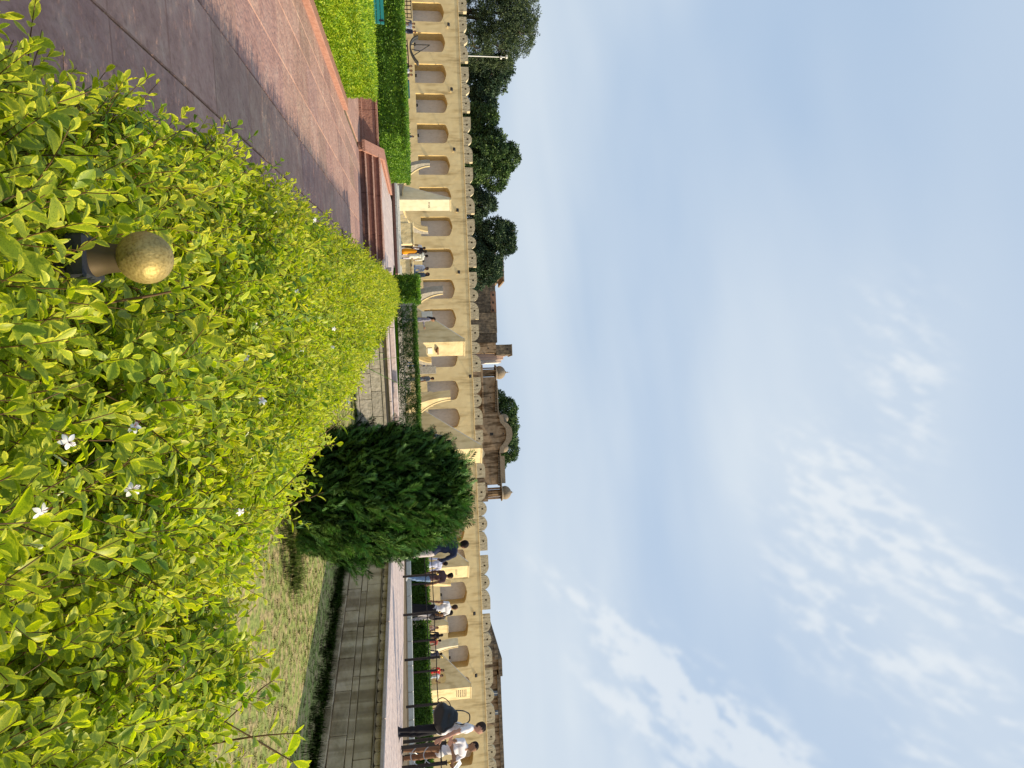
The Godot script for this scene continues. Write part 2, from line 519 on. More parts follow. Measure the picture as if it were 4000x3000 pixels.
func merlon_mesh(kind: int, w: float, h: float, t: float) -> ArrayMesh:   # kind 0 rounded, 1 flat on the left, 2 flat on the right
	var b := MB.new()
	for s in [-1.0, 1.0]:
		var flat: bool = (kind == 1 and s < 0) or (kind == 2 and s > 0)
		var p := PackedVector2Array([Vector2(0, 0), Vector2(s * w * 0.5, 0)])
		if flat:
			p.append(Vector2(s * w * 0.5, h * 0.97))
			p.append(Vector2(0, h * 0.99))
		else:
			p.append(Vector2(s * w * 0.5, h * 0.28))
			for k in range(1, 9):
				var a := PI * 0.5 * k / 8.0
				p.append(Vector2(s * w * 0.5 * cos(a) * (1.0 - 0.04 * sin(2 * a)), h * (0.28 + 0.72 * sin(a))))
		p.append(Vector2(0, h * 0.60))
		p.append(Vector2(s * 0.09, h * 0.60))
		p.append(Vector2(s * 0.09, h * 0.38))
		p.append(Vector2(0, h * 0.38))
		b.prism(p, -t * 0.5, t * 0.5, Transform3D.IDENTITY)
	b.bx(Vector3(0, h * 0.49, -t * 0.40), Vector3(0.2, h * 0.24, 0.03))
	return b.mesh()

func wall_lamp(at: Vector3, label: String):
	var t := thing("wall_floodlight", label, "floodlight", at, 0.0, "floodlights along the arcade wall")
	var b := MB.new()
	b.bar(Vector3(0, -0.05, 0.0), Vector3(0, -0.02, 0.42), 0.05, 0.05)
	b.bx(Vector3(0, -0.05, 0.02), Vector3(0.22, 0.22, 0.04), 0.01)
	part("bracket", b, mats.cream, t)
	b = MB.new()
	b.box(Transform3D(Basis(Vector3.RIGHT, -0.6), Vector3(0, 0.03, 0.5)), Vector3(0.34, 0.26, 0.14), 0.03)
	part("housing", b, mats.black, t)

func arcade_wall():
	var t := thing("arcade_wall", "long ochre plastered wall with arched niches and rounded battlements", "wall", Vector3(0, 0, WALL_Z))
	var ledge := 6.92
	var base := PLAZA - 0.1
	var list := [-310, -190, -70, 47, 165, 287, 403, 521, 645, 769, 885, 1010, 1130, 1246, 1398, 1528, 1637, 1740, 1855, 1970, 2085, 2197, 2325, 2456, 2576, 2700, 2965, 3085, 3205]
	var face := MB.new()
	var k0 := 66.0 / FOCAL
	var x_left := -52.0
	var x_right := 50.0
	var depth := 1.5
	var x := x_left
	for n in list.size():
		var cx: float = zp(1680, list[n], 66.0).x
		var y0 := 2.45
		if list[n] > 2100: y0 = 3.5
		if list[n] == 2325: y0 = 2.9
		var ytop := 5.55
		var hw := 0.95 if list[n] < 2100 else 1.06
		var pts := arch_points(hw, y0, ytop)
		face.quad(Vector3(x, base, 0), Vector3(cx - hw, base, 0), Vector3(cx - hw, ledge, 0), Vector3(x, ledge, 0))
		face.quad(Vector3(cx - hw, base, 0), Vector3(cx + hw, base, 0), Vector3(cx + hw, y0, 0), Vector3(cx - hw, y0, 0))
		var jamb := MB.new()
		for q in pts.size() - 1:
			var a := pts[q]
			var b := pts[q + 1]
			if b.x > a.x + 0.0001:
				face.quad(Vector3(cx + a.x, a.y, 0), Vector3(cx + b.x, b.y, 0), Vector3(cx + b.x, ledge, 0), Vector3(cx + a.x, ledge, 0))
			jamb.quad(Vector3(a.x, a.y, 0), Vector3(a.x, a.y, -depth), Vector3(b.x, b.y, -depth), Vector3(b.x, b.y, 0))
		jamb.quad(Vector3(-hw, y0, 0), Vector3(hw, y0, 0), Vector3(hw, y0, -depth), Vector3(-hw, y0, -depth))
		x = cx + hw
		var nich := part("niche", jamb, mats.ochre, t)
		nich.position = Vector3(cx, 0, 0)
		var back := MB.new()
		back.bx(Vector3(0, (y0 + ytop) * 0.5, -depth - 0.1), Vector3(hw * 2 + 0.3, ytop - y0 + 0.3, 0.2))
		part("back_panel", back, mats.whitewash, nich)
		var lampb := MB.new()
		lampb.bx(Vector3(0.12, y0 + 0.09, -0.25), Vector3(0.26, 0.17, 0.2), 0.03)
		if n % 5 != 3:
			part("niche_lamp", lampb, mats.black, nich)
	face.quad(Vector3(x, base, 0), Vector3(x_right, base, 0), Vector3(x_right, ledge, 0), Vector3(x, ledge, 0))
	face.quad(Vector3(x_left, ledge, 0), Vector3(x_right, ledge, 0), Vector3(x_right, ledge, -2.3), Vector3(x_left, ledge, -2.3))
	face.quad(Vector3(x_left, base, -2.3), Vector3(x_left, base, 0), Vector3(x_left, ledge, 0), Vector3(x_left, ledge, -2.3))
	face.quad(Vector3(x_right, base, 0), Vector3(x_right, base, -2.3), Vector3(x_right, ledge, -2.3), Vector3(x_right, ledge, 0))
	face.quad(Vector3(x_right, base, -2.3), Vector3(x_left, base, -2.3), Vector3(x_left, ledge, -2.3), Vector3(x_right, ledge, -2.3))
	part("wall_body", face, mats.plaster, t)
	var string := MB.new()
	string.bx(Vector3((x_left + x_right) * 0.5, ledge + 0.03, -0.25), Vector3(x_right - x_left, 0.06, 0.62), 0.015)
	part("string_course", string, mats.plaster, t)
	# battlements, in runs between gaps
	var gaps := [-340, -143, 54, 250, 445, 643, 845, 1053, 1259, 1465, 1674, 1882, 2169, 2401, 2617, 2848, 3060, 3270]
	var cache := {}
	for g in gaps.size() - 1:
		var xa: float = zp(1800, gaps[g], 66.0).x + 0.24
		var xb: float = zp(1800, gaps[g + 1], 66.0).x - 0.24
		var nn := 4 if gaps[g] == 1882 else 3
		var shares := [0.355, 0.275, 0.37] if nn == 3 else [0.27, 0.22, 0.22, 0.29]
		var xx := xa
		for m in nn:
			var w: float = (xb - xa) * shares[m]
			var kind := 1 if m == 0 else (2 if m == nn - 1 else 0)
			var key := "%d_%.2f" % [kind, snappedf(w, 0.05)]
			if not cache.has(key):
				cache[key] = merlon_mesh(kind, snappedf(w, 0.05) - 0.07, 0.80 + 0.03 * (cache.size() % 3), 0.5)
			var o := obj("merlon", cache[key], mats.merlon, t)
			o.position = Vector3(xx + w * 0.5, ledge + 0.06, -0.27)
			xx += w
	for p in [[1750, 106, "above the visitors near the ring instrument"], [1762, 357, "above the second teal bench"], [1772, 590, "near the lone small child"], [1785, 826, "above the slim white sundial"], [1790, 1066, "above the seated pair"], [1834, 1470, "above the grey tablet"], [1850, 2390, "above the black skirted visitor"], [1857, 2630, "above the red topped visitor"]]:
		var at := zp(p[0], p[1], 66.0)
		wall_lamp(Vector3(at.x, at.y, WALL_Z), "small black floodlight high on the ochre wall " + p[2])

# ------------------------------------------------------------------ ground, path, steps, terraces
var dp := Vector3(-0.134, 0, -0.991)
var rp := Vector3(0.991, 0, -0.134)
var path_o := Vector3(-4.6, 0, 0)
var court_c: Vector3      # far corner of the sunken lawn
var e1: Vector3           # along its right wall, away from the camera
var e2: Vector3           # along its far wall, to the right

func floor_prism(pts: Array, y0: float, y1: float) -> MB:
	var b := MB.new()
	var p := PackedVector2Array()
	for q in pts:
		p.append(Vector2(q.x, -q.z))
	b.prism(p, y0, y1, Transform3D(Basis(Vector3.RIGHT, Vector3.FORWARD, Vector3.UP), Vector3.ZERO))
	return b

func pp(u: float, v: float, y := 0.0) -> Vector3:
	return path_o + rp * u + dp * v + Vector3(0, y, 0)

func slab(called: String, parent: Node, center: Vector3, ax: Vector3, az: Vector3, size: Vector3, tint: Color, m: Material, bev := 0.008, wobble := 0.004) -> MeshInstance3D:
	var b := MB.new()
	b.tint = tint
	b.bx(Vector3.ZERO, size, bev)
	var o := part(called, b, m, parent)
	var bs := Basis(ax, Vector3.UP, az)
	bs = Basis(ax, rnd(-wobble, wobble)) * Basis(az, rnd(-wobble, wobble)) * bs
	o.transform = Transform3D(bs, center)
	return o

func make_ground():
	var b := MB.new()
	b.quad(Vector3(-500, -0.12, 300), Vector3(500, -0.12, 300), Vector3(500, -0.12, -600), Vector3(-500, -0.12, -600))
	struct("ground", b, mats.earth)
	# --- paved path
	var bed := floor_prism([pp(-0.2, -6), pp(4.6, -6), pp(4.6, 21.4), pp(-0.2, 21.4)], -0.11, -0.02)
	var p := struct("path", bed, mats.earth)
	var rows := [[0.0, 0.42], [0.42, 0.86], [0.86, 1.58], [1.58, 2.30], [2.30, 3.06], [3.06, 3.82], [3.82, 4.58]]
	for r in rows.size():
		var v := -1.6 + rnd(0, 0.6)
		while v < 21.2:
			var L := rnd(0.9, 1.25) if r > 1 else rnd(0.7, 1.9)
			L = minf(L, 21.25 - v)
			if L < 0.25:
				break
			var w: float = rows[r][1] - rows[r][0]
			var tone := rnd(0.76, 1.14)
			var tint := Color(tone, tone * rnd(0.97, 1.04), tone * rnd(0.97, 1.06))
			if r < 2 and rng.randf() < 0.25:
				tint = Color(1.05, 1.35, 1.35)
			slab("paving_slab", p, pp((rows[r][0] + rows[r][1]) * 0.5, v + L * 0.5, -0.01 + rnd(-0.0015, 0.0015)), rp, -dp, Vector3(w - 0.012, 0.06, L - 0.013), tint, mats.sandstone, 0.007, 0.0022)
			v += L
	var kerb := thing("path_kerb", "raised red sandstone kerb between the path and the clipped lime hedge", "kerb", pp(-0.1, 8))
	var v2 := -2.0
	while v2 < 16.6:
		var L2 := minf(rnd(1.3, 1.9), 16.8 - v2)
		var o := slab("kerb_stone", kerb, pp(-0.12, v2 + L2 * 0.5, 0.05) - kerb.position, rp, -dp, Vector3(0.24, 0.16, L2 - 0.01), Color(1, 1, 1) * rnd(0.92, 1.1), mats.redstone, 0.012, 0.002)
		v2 += L2
	# pavement that goes off to the left past the end of the kerb
	var side := struct("side_pavement", floor_prism([pp(-9, 17.0), pp(-0.22, 17.0), pp(-0.22, 22.3), pp(-9, 22.3)], -0.11, -0.02), mats.earth)
	for i in 8:
		for j in 5:
			slab("paving_slab", side, pp(-0.75 - i * 1.05, 17.55 + j * 1.02, -0.012), rp, -dp, Vector3(1.04, 0.06, 1.01), Color(1, 1, 1) * rnd(0.93, 1.06), mats.sandstone, 0.005, 0.001)
	# planter wall of red sandstone left of the steps
	var pw := thing("planter_wall", "low red sandstone planter wall beside the steps", "wall", pp(-0.6, 22.4))
	var xx := 0.0
	for i in 9:
		var L3 := rnd(0.9, 1.15)
		slab("wall_slab", pw, pp(-0.36 - xx - L3 * 0.5, 22.5, 0.27) - pw.position, rp, -dp, Vector3(L3 - 0.01, 0.5, 0.18), Color(1, 1, 1) * rnd(0.9, 1.1), mats.redstone, 0.008, 0.002)
		slab("coping_stone", pw, pp(-0.36 - xx - L3 * 0.5, 22.5, 0.555) - pw.position, rp, -dp, Vector3(L3 - 0.008, 0.07, 0.28), Color(1, 1, 1) * rnd(0.95, 1.05), mats.redstone, 0.01, 0.002)
		slab("plinth_stone", pw, pp(-0.36 - xx - L3 * 0.5, 22.32, 0.05) - pw.position, rp, -dp, Vector3(L3 - 0.008, 0.12, 0.34), Color(0.9, 0.9, 0.9) * rnd(0.95, 1.05), mats.redstone, 0.01, 0.002)
		xx += L3
	struct("planting_bed", floor_prism([pp(-12, 22.6), pp(-0.3, 22.6), pp(-0.3, 35.2), pp(-12, 35.2)], -0.11, 0.48), mats.earth)
	# --- steps
	var st := thing("stone_steps", "three red sandstone steps with shade-dark risers at the end of the path", "steps", pp(2.3, 21.6))
	for k in 3:
		for s in 4:
			var o2 := slab("riser_stone", st, pp(0.62 + s * 1.28, 21.38 + k * 0.36 + 0.5, 0.09 + k * 0.2) - st.position, rp, -dp, Vector3(1.27, 0.17, 1.0), Color(1, 1, 1) * rnd(0.9, 1.1), mats.shaded_redstone, 0.006, 0.001)  # riser faces carry their shade as a darker colour
			slab("tread_stone", st, pp(0.62 + s * 1.28, 21.38 + k * 0.36 + 0.48, 0.188 + k * 0.2) - st.position, rp, -dp, Vector3(1.27, 0.035, 1.05), Color(1, 1, 1) * rnd(0.95, 1.05), mats.sandstone, 0.006, 0.001)
	var lan := struct("landing", floor_prism([pp(-0.2, 22.6), pp(5.1, 22.6), pp(5.1, 34.6), pp(-0.2, 34.6)], -0.11, 0.57), mats.earth)
	for i in 5:
		for j in 11:
			slab("paving_slab", lan, pp(0.32 + i * 1.04, 23.1 + j * 1.05, 0.585), rp, -dp, Vector3(1.03, 0.04, 1.04), Color(1, 1, 1) * rnd(0.92, 1.08), mats.palestone, 0.005, 0.001)
	# cheek wall of the steps
	var ck := thing("step_cheek_wall", "pink sandstone cheek wall sloping up beside the steps", "wall", pp(-0.12, 21.2))
	var prof := PackedVector2Array([Vector2(0, 0), Vector2(9.0, 0), Vector2(9.0, 0.66), Vector2(1.35, 0.66), Vector2(0, 0.12)])
	var cb := MB.new()
	cb.prism(prof, -0.12, 0.12, Transform3D(Basis(dp, Vector3.UP, rp), Vector3.ZERO))
	part("wall_body", cb, mats.redstone, ck)
	cb = MB.new()
	var cop := PackedVector2Array([Vector2(-0.06, 0.13), Vector2(1.35, 0.664), Vector2(9.05, 0.664), Vector2(9.05, 0.75), Vector2(1.3, 0.75), Vector2(-0.06, 0.22)])
	cb.prism(cop, -0.17, 0.17, Transform3D(Basis(dp, Vector3.UP, rp), Vector3.ZERO))
	part("coping", cb, mats.redstone, ck)
	# --- the sunken lawn and the raised court round it
	var a1 := gp(1510, 2850, PLAZA)
	var a2 := gp(1533, 2181, PLAZA)
	e1 = (a2 - a1).normalized()
	e2 = Vector3(-e1.z, 0, e1.x)
	var b1 := gp(1525, 1430, PLAZA)
	# corner where the line through a1 along e1 meets the line through b1 along e2
	var t := (b1 - a1).dot(e1)
	court_c = a1 + e1 * t
	court_c.y = 0.0
	var c := court_c
	var l_end := c - e2 * (c - Vector3(-2.1, 0, -14.6)).dot(e2)
	var q0 := pp(5.2, 34.4)
	var near := c - e1 * 14.0
	var pts := [near, Vector3(90, 0, near.z), Vector3(90, 0, -150), Vector3(-90, 0, -150), Vector3(-90, 0, -36.0), Vector3(-12.5, 0, -36.0), Vector3(q0.x - 0.2, 0, -36.0), Vector3(q0.x + 0.02, 0, q0.z), pp(5.15, 17.2), l_end, c]
	for k in pts.size():
		pts[k] = Vector3(pts[k].x, 0, pts[k].z)
	struct("plaza", floor_prism(pts, -0.11, PLAZA - 0.06), mats.paving)
	struct("lawn", floor_prism([Vector3(-3, 0, 2), near + e2 * 0.05, c + e2 * 0.05 + e1 * 0.05, l_end + e1 * 0.05], -0.11, 0.0), mats.soil)
	retaining_wall("side_court_wall", "weathered grey stone retaining wall with scalloped band under the railing", c, -e1, -e2, 14.0, true)
	retaining_wall("end_court_wall", "short grey stone retaining wall behind the dark bush", c, -e2, -e1, c.distance_to(l_end) + 0.4, false)
	# walkway above the side wall, behind its coping
	var wk := struct("walkway", floor_prism([near, near + e2 * 9.0, c + e2 * 9.0 + e1 * 6.0, c + e1 * 6.0], PLAZA - 0.058, PLAZA - 0.035), mats.earth)
	for i in 6:
		var along := -3.0
		while along < 13.5:
			var L4 := rnd(1.5, 2.6)
			slab("paving_slab", wk, c - e1 * (along + L4 * 0.5) + e2 * (0.42 + i * 0.72 + 0.36) + Vector3(0, PLAZA - 0.022, 0), e2, -e1, Vector3(0.70, 0.035, L4 - 0.02), Color(1, 1, 1) * rnd(0.92, 1.08), mats.palestone, 0.006, 0.001)
			along += L4

func retaining_wall(called: String, label: String, from: Vector3, along: Vector3, facing: Vector3, length: float, scallops: bool):
	# facing points from the masonry towards the open court
	var t := thing(called, label, "wall", from)
	var core := MB.new()
	var bs := Basis(along, Vector3.UP, along.cross(Vector3.UP))
	core.box(Transform3D(bs, along * length * 0.5 - facing * 0.26 + Vector3(0, PLAZA * 0.5 - 0.05, 0)), Vector3(length, PLAZA - 0.14, 0.4))
	part("mortar_core", core, mats.earth, t)
	var m: Material = mats.stained if scallops else mats.greystone
	var courses := [[-0.06, 0.10, 0.10, 1.4, 1.8], [0.10, 0.345, 0.03, 0.5, 0.9], [0.345, 0.455, 0.022, 0.9, 1.6], [0.455, 0.715, 0.03, 0.8, 1.5]]
	if not scallops:
		courses = [[-0.06, 0.10, 0.14, 1.0, 1.5], [0.10, 0.40, 0.03, 0.45, 0.8], [0.40, 0.66, 0.03, 0.5, 0.9], [0.66, 0.74, 0.05, 0.9, 1.4]]
	for cs in courses:
		var s := -0.02
		while s < length - 0.1:
			var L := minf(rnd(cs[3], cs[4]), length - s)
			var tone := rnd(0.86, 1.12)
			slab("stone_block", t, along * (s + L * 0.5) + facing * (cs[2] - 0.06) + Vector3(0, (cs[0] + cs[1]) * 0.5, 0), along, bs.z, Vector3(L - 0.010, cs[1] - cs[0] - 0.009, 0.16), Color(tone, tone * rnd(0.98, 1.02), tone * rnd(0.96, 1.04)), m, 0.007, 0.004)
			s += L
	if scallops:
		var ledge := MB.new()
		ledge.tint = Color(0.55, 0.55, 0.55)
		ledge.box(Transform3D(bs, along * length * 0.5 + facing * 0.035 + Vector3(0, 0.728, 0)), Vector3(length, 0.018, 0.1), 0.004)
		part("ledge", ledge, m, t)
		var tile := MB.new()
		var w := 0.215
		var pl := PackedVector2Array()
		for k in 11:
			var a := PI * k / 10.0
			pl.append(Vector2(cos(a) * -(w * 0.5 - 0.006), 0.03 - sin(a) * 0.028))
		pl.append(Vector2(w * 0.5 - 0.006, 0.093)); pl.append(Vector2(-w * 0.5 + 0.006, 0.093))
		tile.prism(pl, -0.03, 0.03, Transform3D.IDENTITY)
		var tm := tile.mesh()
		var s2 := 0.12
		while s2 < length:
			var o := obj("scallop_tile", tm, m, t)
			o.transform = Transform3D(Basis(along, Vector3.UP, along.cross(Vector3.UP)), along * s2 + facing * 0.02 + Vector3(0, 0.738, 0))
			s2 += w
	var s3 := -0.1
	while s3 < length:
		var L5 := minf(rnd(1.6, 2.4), length - s3)
		slab("coping_slab", t, along * (s3 + L5 * 0.5) - facing * 0.13 + Vector3(0, PLAZA - 0.035, 0), along, bs.z, Vector3(L5 - 0.01, 0.065, 0.56), Color(1, 1, 1) * rnd(0.95, 1.06), mats.palestone, 0.012, 0.001)
		s3 += L5
	if not scallops:
		var s4 := 0.2
		while s4 < length - 0.6:
			var L6 := minf(rnd(1.4, 2.0), length - 0.3 - s4)
			slab("upper_coping_slab", t, along * (s4 + L6 * 0.5) - facing * 0.75 + Vector3(0, PLAZA + 0.06, 0), along, bs.z, Vector3(L6 - 0.01, 0.12, 0.4), Color(1, 1, 1) * rnd(0.95, 1.06), mats.palestone, 0.012, 0.001)
			s4 += L6

# ------------------------------------------------------------------ leaves
func leaf_texture() -> ImageTexture:
	var w := 128
	var h := 128
	var a := noise_bytes(w, h, 41, 0.05, 4)
	var b := noise_bytes(w, h, 42, 0.14, 3)
	var im := Image.create(w, h, false, Image.FORMAT_RGB8)
	for y in h:
		for x in w:
			var c := Color(1, 1, 1)
			if x < 100:
				var u := x / 99.0 * 2.0 - 1.0
				var e := clampf(absf(u), 0, 1)
				var n := a[y * w + x] / 255.0
				var n2 := b[y * w + x] / 255.0
				var rim := smoothstep(0.50, 0.92, e + (n - 0.5) * 0.7)
				c = Color(0.49, 0.55, 0.06).lerp(Color(0.90, 0.84, 0.085), rim)
				var spot := smoothstep(0.62, 0.72, n2) * (1.0 - rim) * 0.55
				c = c.lerp(Color(0.10, 0.20, 0.02), spot)
				c = c.lerp(Color(0.52, 0.58, 0.08), exp(-u * u * 900.0) * 0.7)
			im.set_pixel(x, y, c.linear_to_srgb())
	return ImageTexture.create_from_image(im)

func add_leaf(b: MB, xf: Transform3D, L: float, W: float, curl: float, fold: float, segs := 5):
	# base at the origin, blade along +y, face towards +z
	var shape := [0.10, 0.42, 0.78, 0.98, 1.0, 0.74, 0.16] if segs > 5 else [0.12, 0.70, 1.0, 0.80, 0.42, 0.03]
	var n := shape.size()
	var base := b.v.size()
	for k in n:
		var t := float(k) / (n - 1)
		var y := L * t
		var z := -curl * L * t * t
		var hw: float = W * 0.5 * shape[k]
		for s in [-1, 0, 1]:
			var p := Vector3(hw * s, y, z + (fold * hw if s != 0 else 0.0))
			var nn := Vector3(-fold * s, 2.0 * curl * t, 1.0).normalized()
			b.vert(xf * p, (xf.basis * nn).normalized(), Vector2((0.5 + 0.5 * s) * 0.77, t))
	for k in n - 1:
		var i := base + k * 3
		for s in 2:
			b.tri_i(i + s, i + s + 1, i + s + 4); b.tri_i(i + s, i + s + 4, i + s + 3)

# a shoot: leaf places (transform, length, width, curl, fold, tint) and the line of its twig
func shoot(seed_: int, length: float, pairs: int, leaf: float) -> Dictionary:
	var r := RandomNumberGenerator.new()
	r.seed = seed_
	var pts := []
	var bend := Vector3(r.randf_range(-0.3, 0.3), 0, r.randf_range(-0.3, 0.3))
	for k in 6:
		var t := k / 5.0
		pts.append(Vector3(0, length * t, 0) + bend * length * t * t * 0.6)
	var leaves := []
	var turn := r.randf() * TAU
	for k in pairs:
		var t := (k + 0.6) / (pairs + 0.2)
		var at := Vector3(0, length * t, 0) + bend * length * t * t * 0.6
		var young := smoothstep(0.45, 1.0, t)
		for s in 2:
			if r.randf() < 0.07:
				continue
			var az := turn + PI * s + r.randf_range(-0.35, 0.35)
			var open := lerpf(1.25, 0.45, young) + r.randf_range(-0.25, 0.25)
			var out := Vector3(cos(az), 0, sin(az))
			var y := (Vector3.UP * cos(open) + out * sin(open)).normalized()
			var z := (Vector3.UP * sin(open) - out * cos(open)).normalized()
			var x := y.cross(z)
			var bs := Basis(x, y, z) * Basis(Vector3.UP, r.randf_range(-0.5, 0.5))
			var L := leaf * lerpf(1.15, 0.55, young) * r.randf_range(0.65, 1.35)
			var g := r.randf()
			var old := Color(0.52, 0.66, 0.75).lerp(Color(0.82, 0.92, 0.85), g)
			var new := Color(1.05, 1.03, 0.85).lerp(Color(1.22, 1.12, 0.75), g)
			if r.randf() < 0.004:
				old = Color(0.75, 0.36, 0.5)
			leaves.append([Transform3D(bs, at + y * 0.003), L, L * r.randf_range(0.38, 0.54), r.randf_range(-0.1, 0.4), r.randf_range(0.1, 0.5), old.lerp(new, clampf(young * 1.3 + r.randf_range(-0.25, 0.35), 0, 1))])
		turn += PI * 0.5 + r.randf_range(-0.3, 0.3)
	return {"leaves": leaves, "twig": pts}

func twig_into(b: MB, pts: Array, r0: float, sides := 5):
	var s := b.v.size()
	b.tint = Color(0.22, 0.13, 0.06)
	var rad := []
	for k in pts.size():
		rad.append(lerpf(r0, r0 * 0.45, float(k) / (pts.size() - 1)))
	b.tube(pts, rad, sides, false)
	for k in range(s, b.v.size()):
		b.uv[k] = Vector2(0.93, 0.5)

func shoot_mesh(sh: Dictionary, segs: int) -> ArrayMesh:
	var b := MB.new()
	twig_into(b, sh.twig, 0.0011, 4)
	for l in sh.leaves:
		b.tint = l[5]
		add_leaf(b, l[0], l[1], l[2], l[3], l[4], segs)
	return b.mesh()

func upright(dir: Vector3, spin: float) -> Basis:
	var y := dir.normalized()
	var x := y.cross(Vector3.FORWARD if absf(y.z) < 0.9 else Vector3.RIGHT).normalized()
	return Basis(x, y, x.cross(y)) * Basis(Vector3.UP, spin)

const HEDGE_TOP := 1.14

func hedge_left(z: float) -> float:
	return (-0.42 - 0.135 * z) if z > 2.0 else lerpf(-0.18, -0.69, z / 2.0)

func hedge_right(z: float) -> float:
	return (0.80 - 0.165 * z) if z > 1.62 else 3.4

func near_hedge():
	var tex := leaf_texture()
	var lm := leafy(Color.WHITE, Color(0.95, 1.0, 0.4), 0.42, tex)
	mats.near_leaf = lm
	var t := thing("flowering_hedge", "broad lime green hedge of small oval leaves with white flowers beside the path", "hedge", Vector3(0, 0, -1))
	var off := Vector3(0, 0, 1)
	var shoots := []
	for k in 10:
		shoots.append(shoot(100 + k, rnd(0.09, 0.15), 6 + k % 3, rnd(0.024, 0.032)))
	var meshes := []
	for s in shoots:
		meshes.append(shoot_mesh(s, 6))
	var bump := FastNoiseLite.new()
	bump.seed = 77
	bump.frequency = 1.4
	bump.fractal_octaves = 3
	var places := []
	# the top, z is the distance from the camera
	var z := 0.22
	while z < 17.0:
		var dz := 0.05 if z < 4.0 else 0.09
		var x0 := hedge_left(z)
		var x1 := minf(hedge_right(z), 0.5 + z * 0.75 + 0.5)
		var per := 2100.0 if z < 3.0 else (900.0 if z < 7.0 else 520.0)
		var n := int((x1 - x0) * dz * per + rng.randf())
		for k in n:
			var x := rnd(x0, x1)
			var zz := z + rnd(0, dz)
			var edge := minf(x - x0, x1 - x)
			var top := HEDGE_TOP + bump.get_noise_2d(x * 2.4, zz * 2.4) * (0.14 if zz < 4.0 else 0.12) - 0.10 * exp(-edge * edge * 60.0)
			var deep := rng.randf()
			deep = deep * deep * 0.26
			places.append([Vector3(x, top - deep - 0.11, -zz), deep, zz, edge])
		z += dz
	# the flanks
	for side in 2:
		var zz := 0.3
		while zz < 17.0:
			var n2 := 34 if zz < 6.0 else 20
			for k in n2:
				var zq := zz + rnd(0, 0.1)
				var x := hedge_left(zq) + rnd(0.0, 0.14) if side == 0 else hedge_right(zq) - rnd(0.0, 0.14)
				if side == 1 and zq < 1.7:
					continue
				places.append([Vector3(x, rnd(0.02, HEDGE_TOP - 0.15), -zq), 0.1, zq, -1.0 if side == 0 else -2.0])
			zz += 0.1
	# the far flank of the near arm, over the lawn, and its heart
	for k in 2600:
		var x := rnd(0.5, 3.4)
		places.append([Vector3(x, rnd(0.05, HEDGE_TOP - 0.15), -1.62 + rnd(-0.02, 0.16)), 0.15, 1.6, -3.0])
	for k in 1500:
		var zq := rnd(0.3, 17.0)
		places.append([Vector3(rnd(hedge_left(zq) + 0.1, minf(hedge_right(zq), 2.5) - 0.1), rnd(0.5, 0.85), -zq), 0.3, zq, 1.0])
	var post := zp(567, 1007, 1.0)
	for k in 46:                                  # shoots that close round the foot of the iron post
		var az := rnd(0, TAU)
		var rr := rnd(0.035, 0.085)
		places.append([Vector3(post.x + cos(az) * rr, post.y - rnd(0.16, 0.24), post.z + sin(az) * rr + 0.012), 0.0, 1.0, 2.0])
	var xfs := []
	var cols := []
	for m in meshes:
		xfs.append([]); cols.append([])
	var near := []
	var keep_off := zp(567, 1007, 1.0)
	for p in places:
		var pos: Vector3 = p[0]
		var lean := Vector3(rnd(-0.9, 0.9), 1.0, rnd(-0.9, 0.9))
		if p[3] == -1.0: lean = Vector3(rnd(-1.2, -0.3), rnd(0.2, 1.0), rnd(-0.5, 0.5))
		elif p[3] == -2.0: lean = Vector3(rnd(0.3, 1.2), rnd(0.2, 1.0), rnd(-0.5, 0.5))
		elif p[3] == -3.0: lean = Vector3(rnd(-0.5, 0.5), rnd(0.2, 1.0), rnd(-1.0, -0.2))
		elif p[3] < 0.12: lean.x += (-0.6 if pos.x < hedge_left(p[2]) + 0.15 else 0.6)
		if Vector2(pos.x - keep_off.x, pos.z - keep_off.z).length() < 0.045 and pos.y > 0.985:
			continue
		var sc := rnd(0.8, 1.2) if p[2] < 5.0 else rnd(1.0, 1.45)
		var xf := Transform3D(upright(lean, rnd(0, TAU)).scaled(Vector3.ONE * sc), pos + off)
		var v := int(rng.randi() % meshes.size())
		var tone := rnd(0.88, 1.16)
		var hue := rnd(-0.10, 0.10)
		var col := Color(tone * (1.0 + hue), tone, tone * (1.0 - hue))
		if rng.randf() < 0.09:                        # older growth, a deeper green
			col = Color(0.42, 0.60, 0.75) * rnd(0.85, 1.15)
		if p[3] >= 0.0 and p[1] < 0.10 and p[2] > 0.45 and p[2] < 1.05 and absf(pos.x) < 0.75:
			near.append([pos.distance_to(EYE), xf, v])
		else:
			xfs[v].append(xf); cols[v].append(col)
	near.sort_custom(func(a, b): return a[0] < b[0])
	# the shoots nearest the lens: every leaf a piece of its own
	var blades := []
	for k in 6:
		var bl := MB.new()
		bl.tint = [Color(0.66, 0.80, 0.8), Color(0.85, 0.94, 0.85), Color(1.02, 1.0, 0.85), Color(1.12, 1.06, 0.8), Color(1.2, 1.1, 0.75), Color(0.54, 0.70, 0.75)][k]
		add_leaf(bl, Transform3D.IDENTITY, 1.0, 0.45, [0.1, 0.25, 0.05, 0.3, 0.18, 0.2][k], [0.2, 0.35, 0.15, 0.3, 0.4, 0.25][k], 6)
		blades.append(bl.mesh())
	var made := 0
